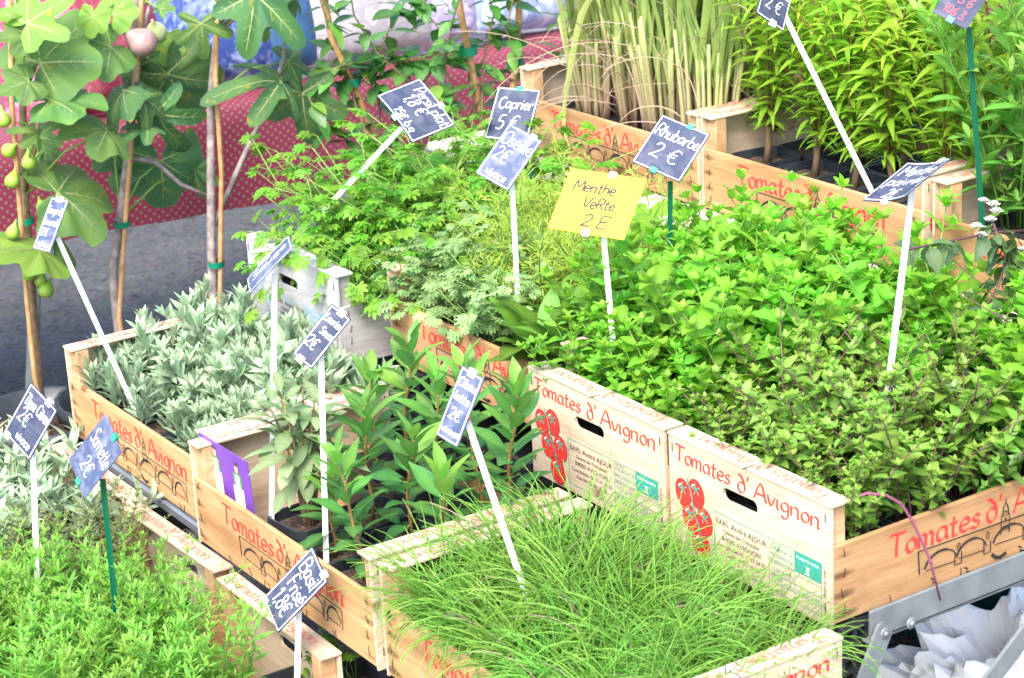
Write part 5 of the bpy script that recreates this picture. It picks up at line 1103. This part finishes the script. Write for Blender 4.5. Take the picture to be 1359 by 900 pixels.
def cushion(name, cat, u, v, x, sx, sy, sz, m, label, rz=0, ry=-.25, seam=None):
    """square cushion leaning back on the table: puffed grid with pinched corners"""
    p = atx(u, v, x); root = empty(name, (p.x, p.y, .7095), rz); tag(root, label, cat, 'printed fabric goods on the cloth table')
    mb = MB(); n = 14; vs = []
    for s_ in (1, -1):
        for i in range(n+1):
            for j in range(n+1):
                a = 2*i/n-1; c = 2*j/n-1; h = (max(0, (1-a*a)*(1-c*c)))**.38; pin = 1-.07*(1-abs(a))**1*abs(c)**4-.07*(1-abs(c))*abs(a)**4
                vs.append((s_*sx*.5*h+.006*math.sin(5*a+3*c)*h, sy*.5*a*pin, sz*.5+sz*.5*c*pin))
    N_ = (n+1)**2; fs = []
    for i in range(n):
        for j in range(n):
            k = i*(n+1)+j; fs += [(k, k+n+1, k+n+2, k+1), (N_+k, N_+k+1, N_+k+n+2, N_+k+n+1)]
    mb.add(vs, fs); mx = Matrix.Rotation(ry, 4, 'Y')
    o = mb.build('body', m, root); o.matrix_local = mx
    q = MB(); pts = []
    for i in range(41):
        an = 4*i/40; sd = int(an) % 4; f = an-int(an)
        a, c = ((-1+2*f, -1), (1, -1+2*f), (1-2*f, 1), (-1, 1-2*f))[sd]; pin = 1-.07*(1-abs(a))*abs(c)**4-.07*(1-abs(c))*abs(a)**4; pts.append((0, sy*.5*a*pin, sz*.5+sz*.5*c*pin))
    q.tube(pts, .005, 6, cap=False); pp = q.build('piping', seam or m, root); pp.matrix_local = mx
cw = plain('white_piping', (.7, .7, .75), .6)
cushion('printed_bag', 'bag', 285, 140, -2.07, .17, .34, .40, toile('blue_toile', (.03, .06, .24), (.30, .36, .60), 16), 'blue and white printed fabric bag behind the fig trees', seam=cw)
cushion('printed_bag', 'bag', 385, 120, -2.07, .15, .16, .38, plain('navy_fabric', (.03, .09, .20), .6, noise=.3, scale=25), 'plain dark blue fabric bag beside the printed one')
cushion('maroon_cushion', 'cushion', 165, 150, -2.07, .16, .26, .36, toile('maroon_toile', (.17, .012, .04), (.28, .06, .09), 18), 'maroon patterned cushion behind the ripe fig')
cushion('pink_cushion', 'cushion', 90, 150, -2.07, .14, .24, .30, toile('pink_toile', (.33, .03, .09), (.48, .22, .30), 20), 'pinkish red patterned cushion behind the green figs')
cushion('grey_cushion', 'cushion', 500, 110, -2.07, .16, .42, .34, toile('grey_linen', (.30, .27, .29), (.42, .39, .41), 26), 'grey linen cushion behind the leaning cane')
cushion('blue_white_cushion', 'cushion', 690, 75, -2.07, .16, .36, .34, toile('pale_blue_toile', (.26, .32, .56), (.62, .66, .78), 15), 'pale blue and white printed cushion behind the second climber', seam=cw)
cushion('lilac_cushion', 'cushion', 590, 90, -2.07, .15, .20, .34, toile('lilac_toile', (.32, .26, .42), (.55, .52, .62), 20), 'lilac printed cushion between the grey and pale blue ones')
cushion('wine_cushion', 'cushion', 880, 40, -2.07, .16, .40, .36, toile('wine_toile', (.22, .02, .06), (.36, .1, .14), 18), 'wine red cushion behind the lemongrass')
cushion('wine_cushion', 'cushion', 1120, 10, -2.07, .16, .42, .36, toile('rose_toile', (.26, .03, .08), (.45, .2, .26), 18), 'rose red patterned cushion behind the lemon verbena')
cushion('wine_cushion', 'cushion', 1320, -10, -2.07, .16, .4, .36, toile('dark_rose_toile', (.3, .03, .1), (.42, .15, .2), 22), 'dark rose cushion behind the stevia')
# ------------------------------------------------------------------ under the stand: bag and tub
pb = atz(1350, 922, .12); root = empty('plastic_sack', (pb.x, pb.y+.06, 0)); tag(root, 'crumpled white plastic sack on the ground under the steel rail', 'sack')
from mathutils import noise as mnoise
mb = MB(); nu, nv = 72, 40; vs = []
for j in range(nv+1):
    ph = math.pi*.52*(j/nv)
    for i in range(nu):
        th = 2*math.pi*i/nu; d = V((math.cos(th)*math.cos(ph), math.sin(th)*math.cos(ph), math.sin(ph)))
        a = abs(mnoise.noise(d*2.3+V((3, 1, 4)))); b_ = abs(mnoise.noise(d*5.1+V((7, 2, 9)))); c_ = mnoise.noise(d*1.2)
        e_ = abs(mnoise.noise(d*10.5+V((1, 8, 3)))); r_ = .255*(1+.28*c_-.45*a-.30*b_-.16*e_); vs.append((d.x*r_*1.05, d.y*r_*1.25, max(0, d.z*r_*1.0)))
mb.add(vs, [(j*nu+i, j*nu+(i+1) % nu, (j+1)*nu+(i+1) % nu, (j+1)*nu+i) for j in range(nv) for i in range(nu)])
mb.build('sack_body', plain('white_polythene', (.9, .9, .9), .4, spec=.4), root, False)
mb = MB()
for k in range(7):
    a = k*.9; mb.leaf(pose(V((.02*math.cos(a), .02*math.sin(a), .27)), a, R(.5, 1.2)), .1, .06, 6, ovate, .3, .5, 0, .05)
mb.build('sack_neck', bpy.data.materials['white_polythene'], root)
pt = atz(1262, 800, .12); root = empty('plastic_tub', (pt.x-.12, pt.y+.22, 0)); tag(root, 'dark teal plastic tub behind the white sack', 'tub')
round_pot(root, .24, .26, plain('teal_plastic', (.012, .085, .10), .35))
# a small herb pot at the very front edge and the bent purple stem
r = potted('potted_basil', tuple(atz(396, 905, ZL+.08)-V((0, 0, .078))), 'grey plastic pot under the curly basil sign', 'herb')
bunch(r, 'parsley', 2, .02, sc=(.4, .5))
r = potted('potted_parsley', tuple(atz(455, 915, ZL+.06)-V((0, 0, .06))), 'small parsley plant beside the curly basil pot', 'parsley plant')
bunch(r, 'parsley', 8, .03, sc=(.5, .7))
pl = [(1130, 662), (1150, 655), (1175, 657), (1195, 668), (1210, 690), (1222, 715), (1235, 745), (1248, 797)]
pts = [atx(u, v, .298+.004*i) for i, (u, v) in enumerate(pl)]; root = empty('fallen_stem', pts[0]); tag(root, 'bare purple stem arching out over the crate side', 'stem')
q = MB(); q.tube([p-pts[0] for p in pts], [.0018, .0019, .0019, .0019, .0018, .0018, .0016, .0014], 7, tint=.3); q.build('stem', leafmat('mauve_stem', (.22, .06, .12), (.33, .12, .18), .1), root)
for i in (4, 6): q = MB(); p = pts[i]-pts[0]; q.tube([p-V((0, 0, .002)), p, p+V((0, 0, .002))], [.0018, .0026, .0018], 7, tint=.2); q.build('node', bpy.data.materials['mauve_stem'], root)
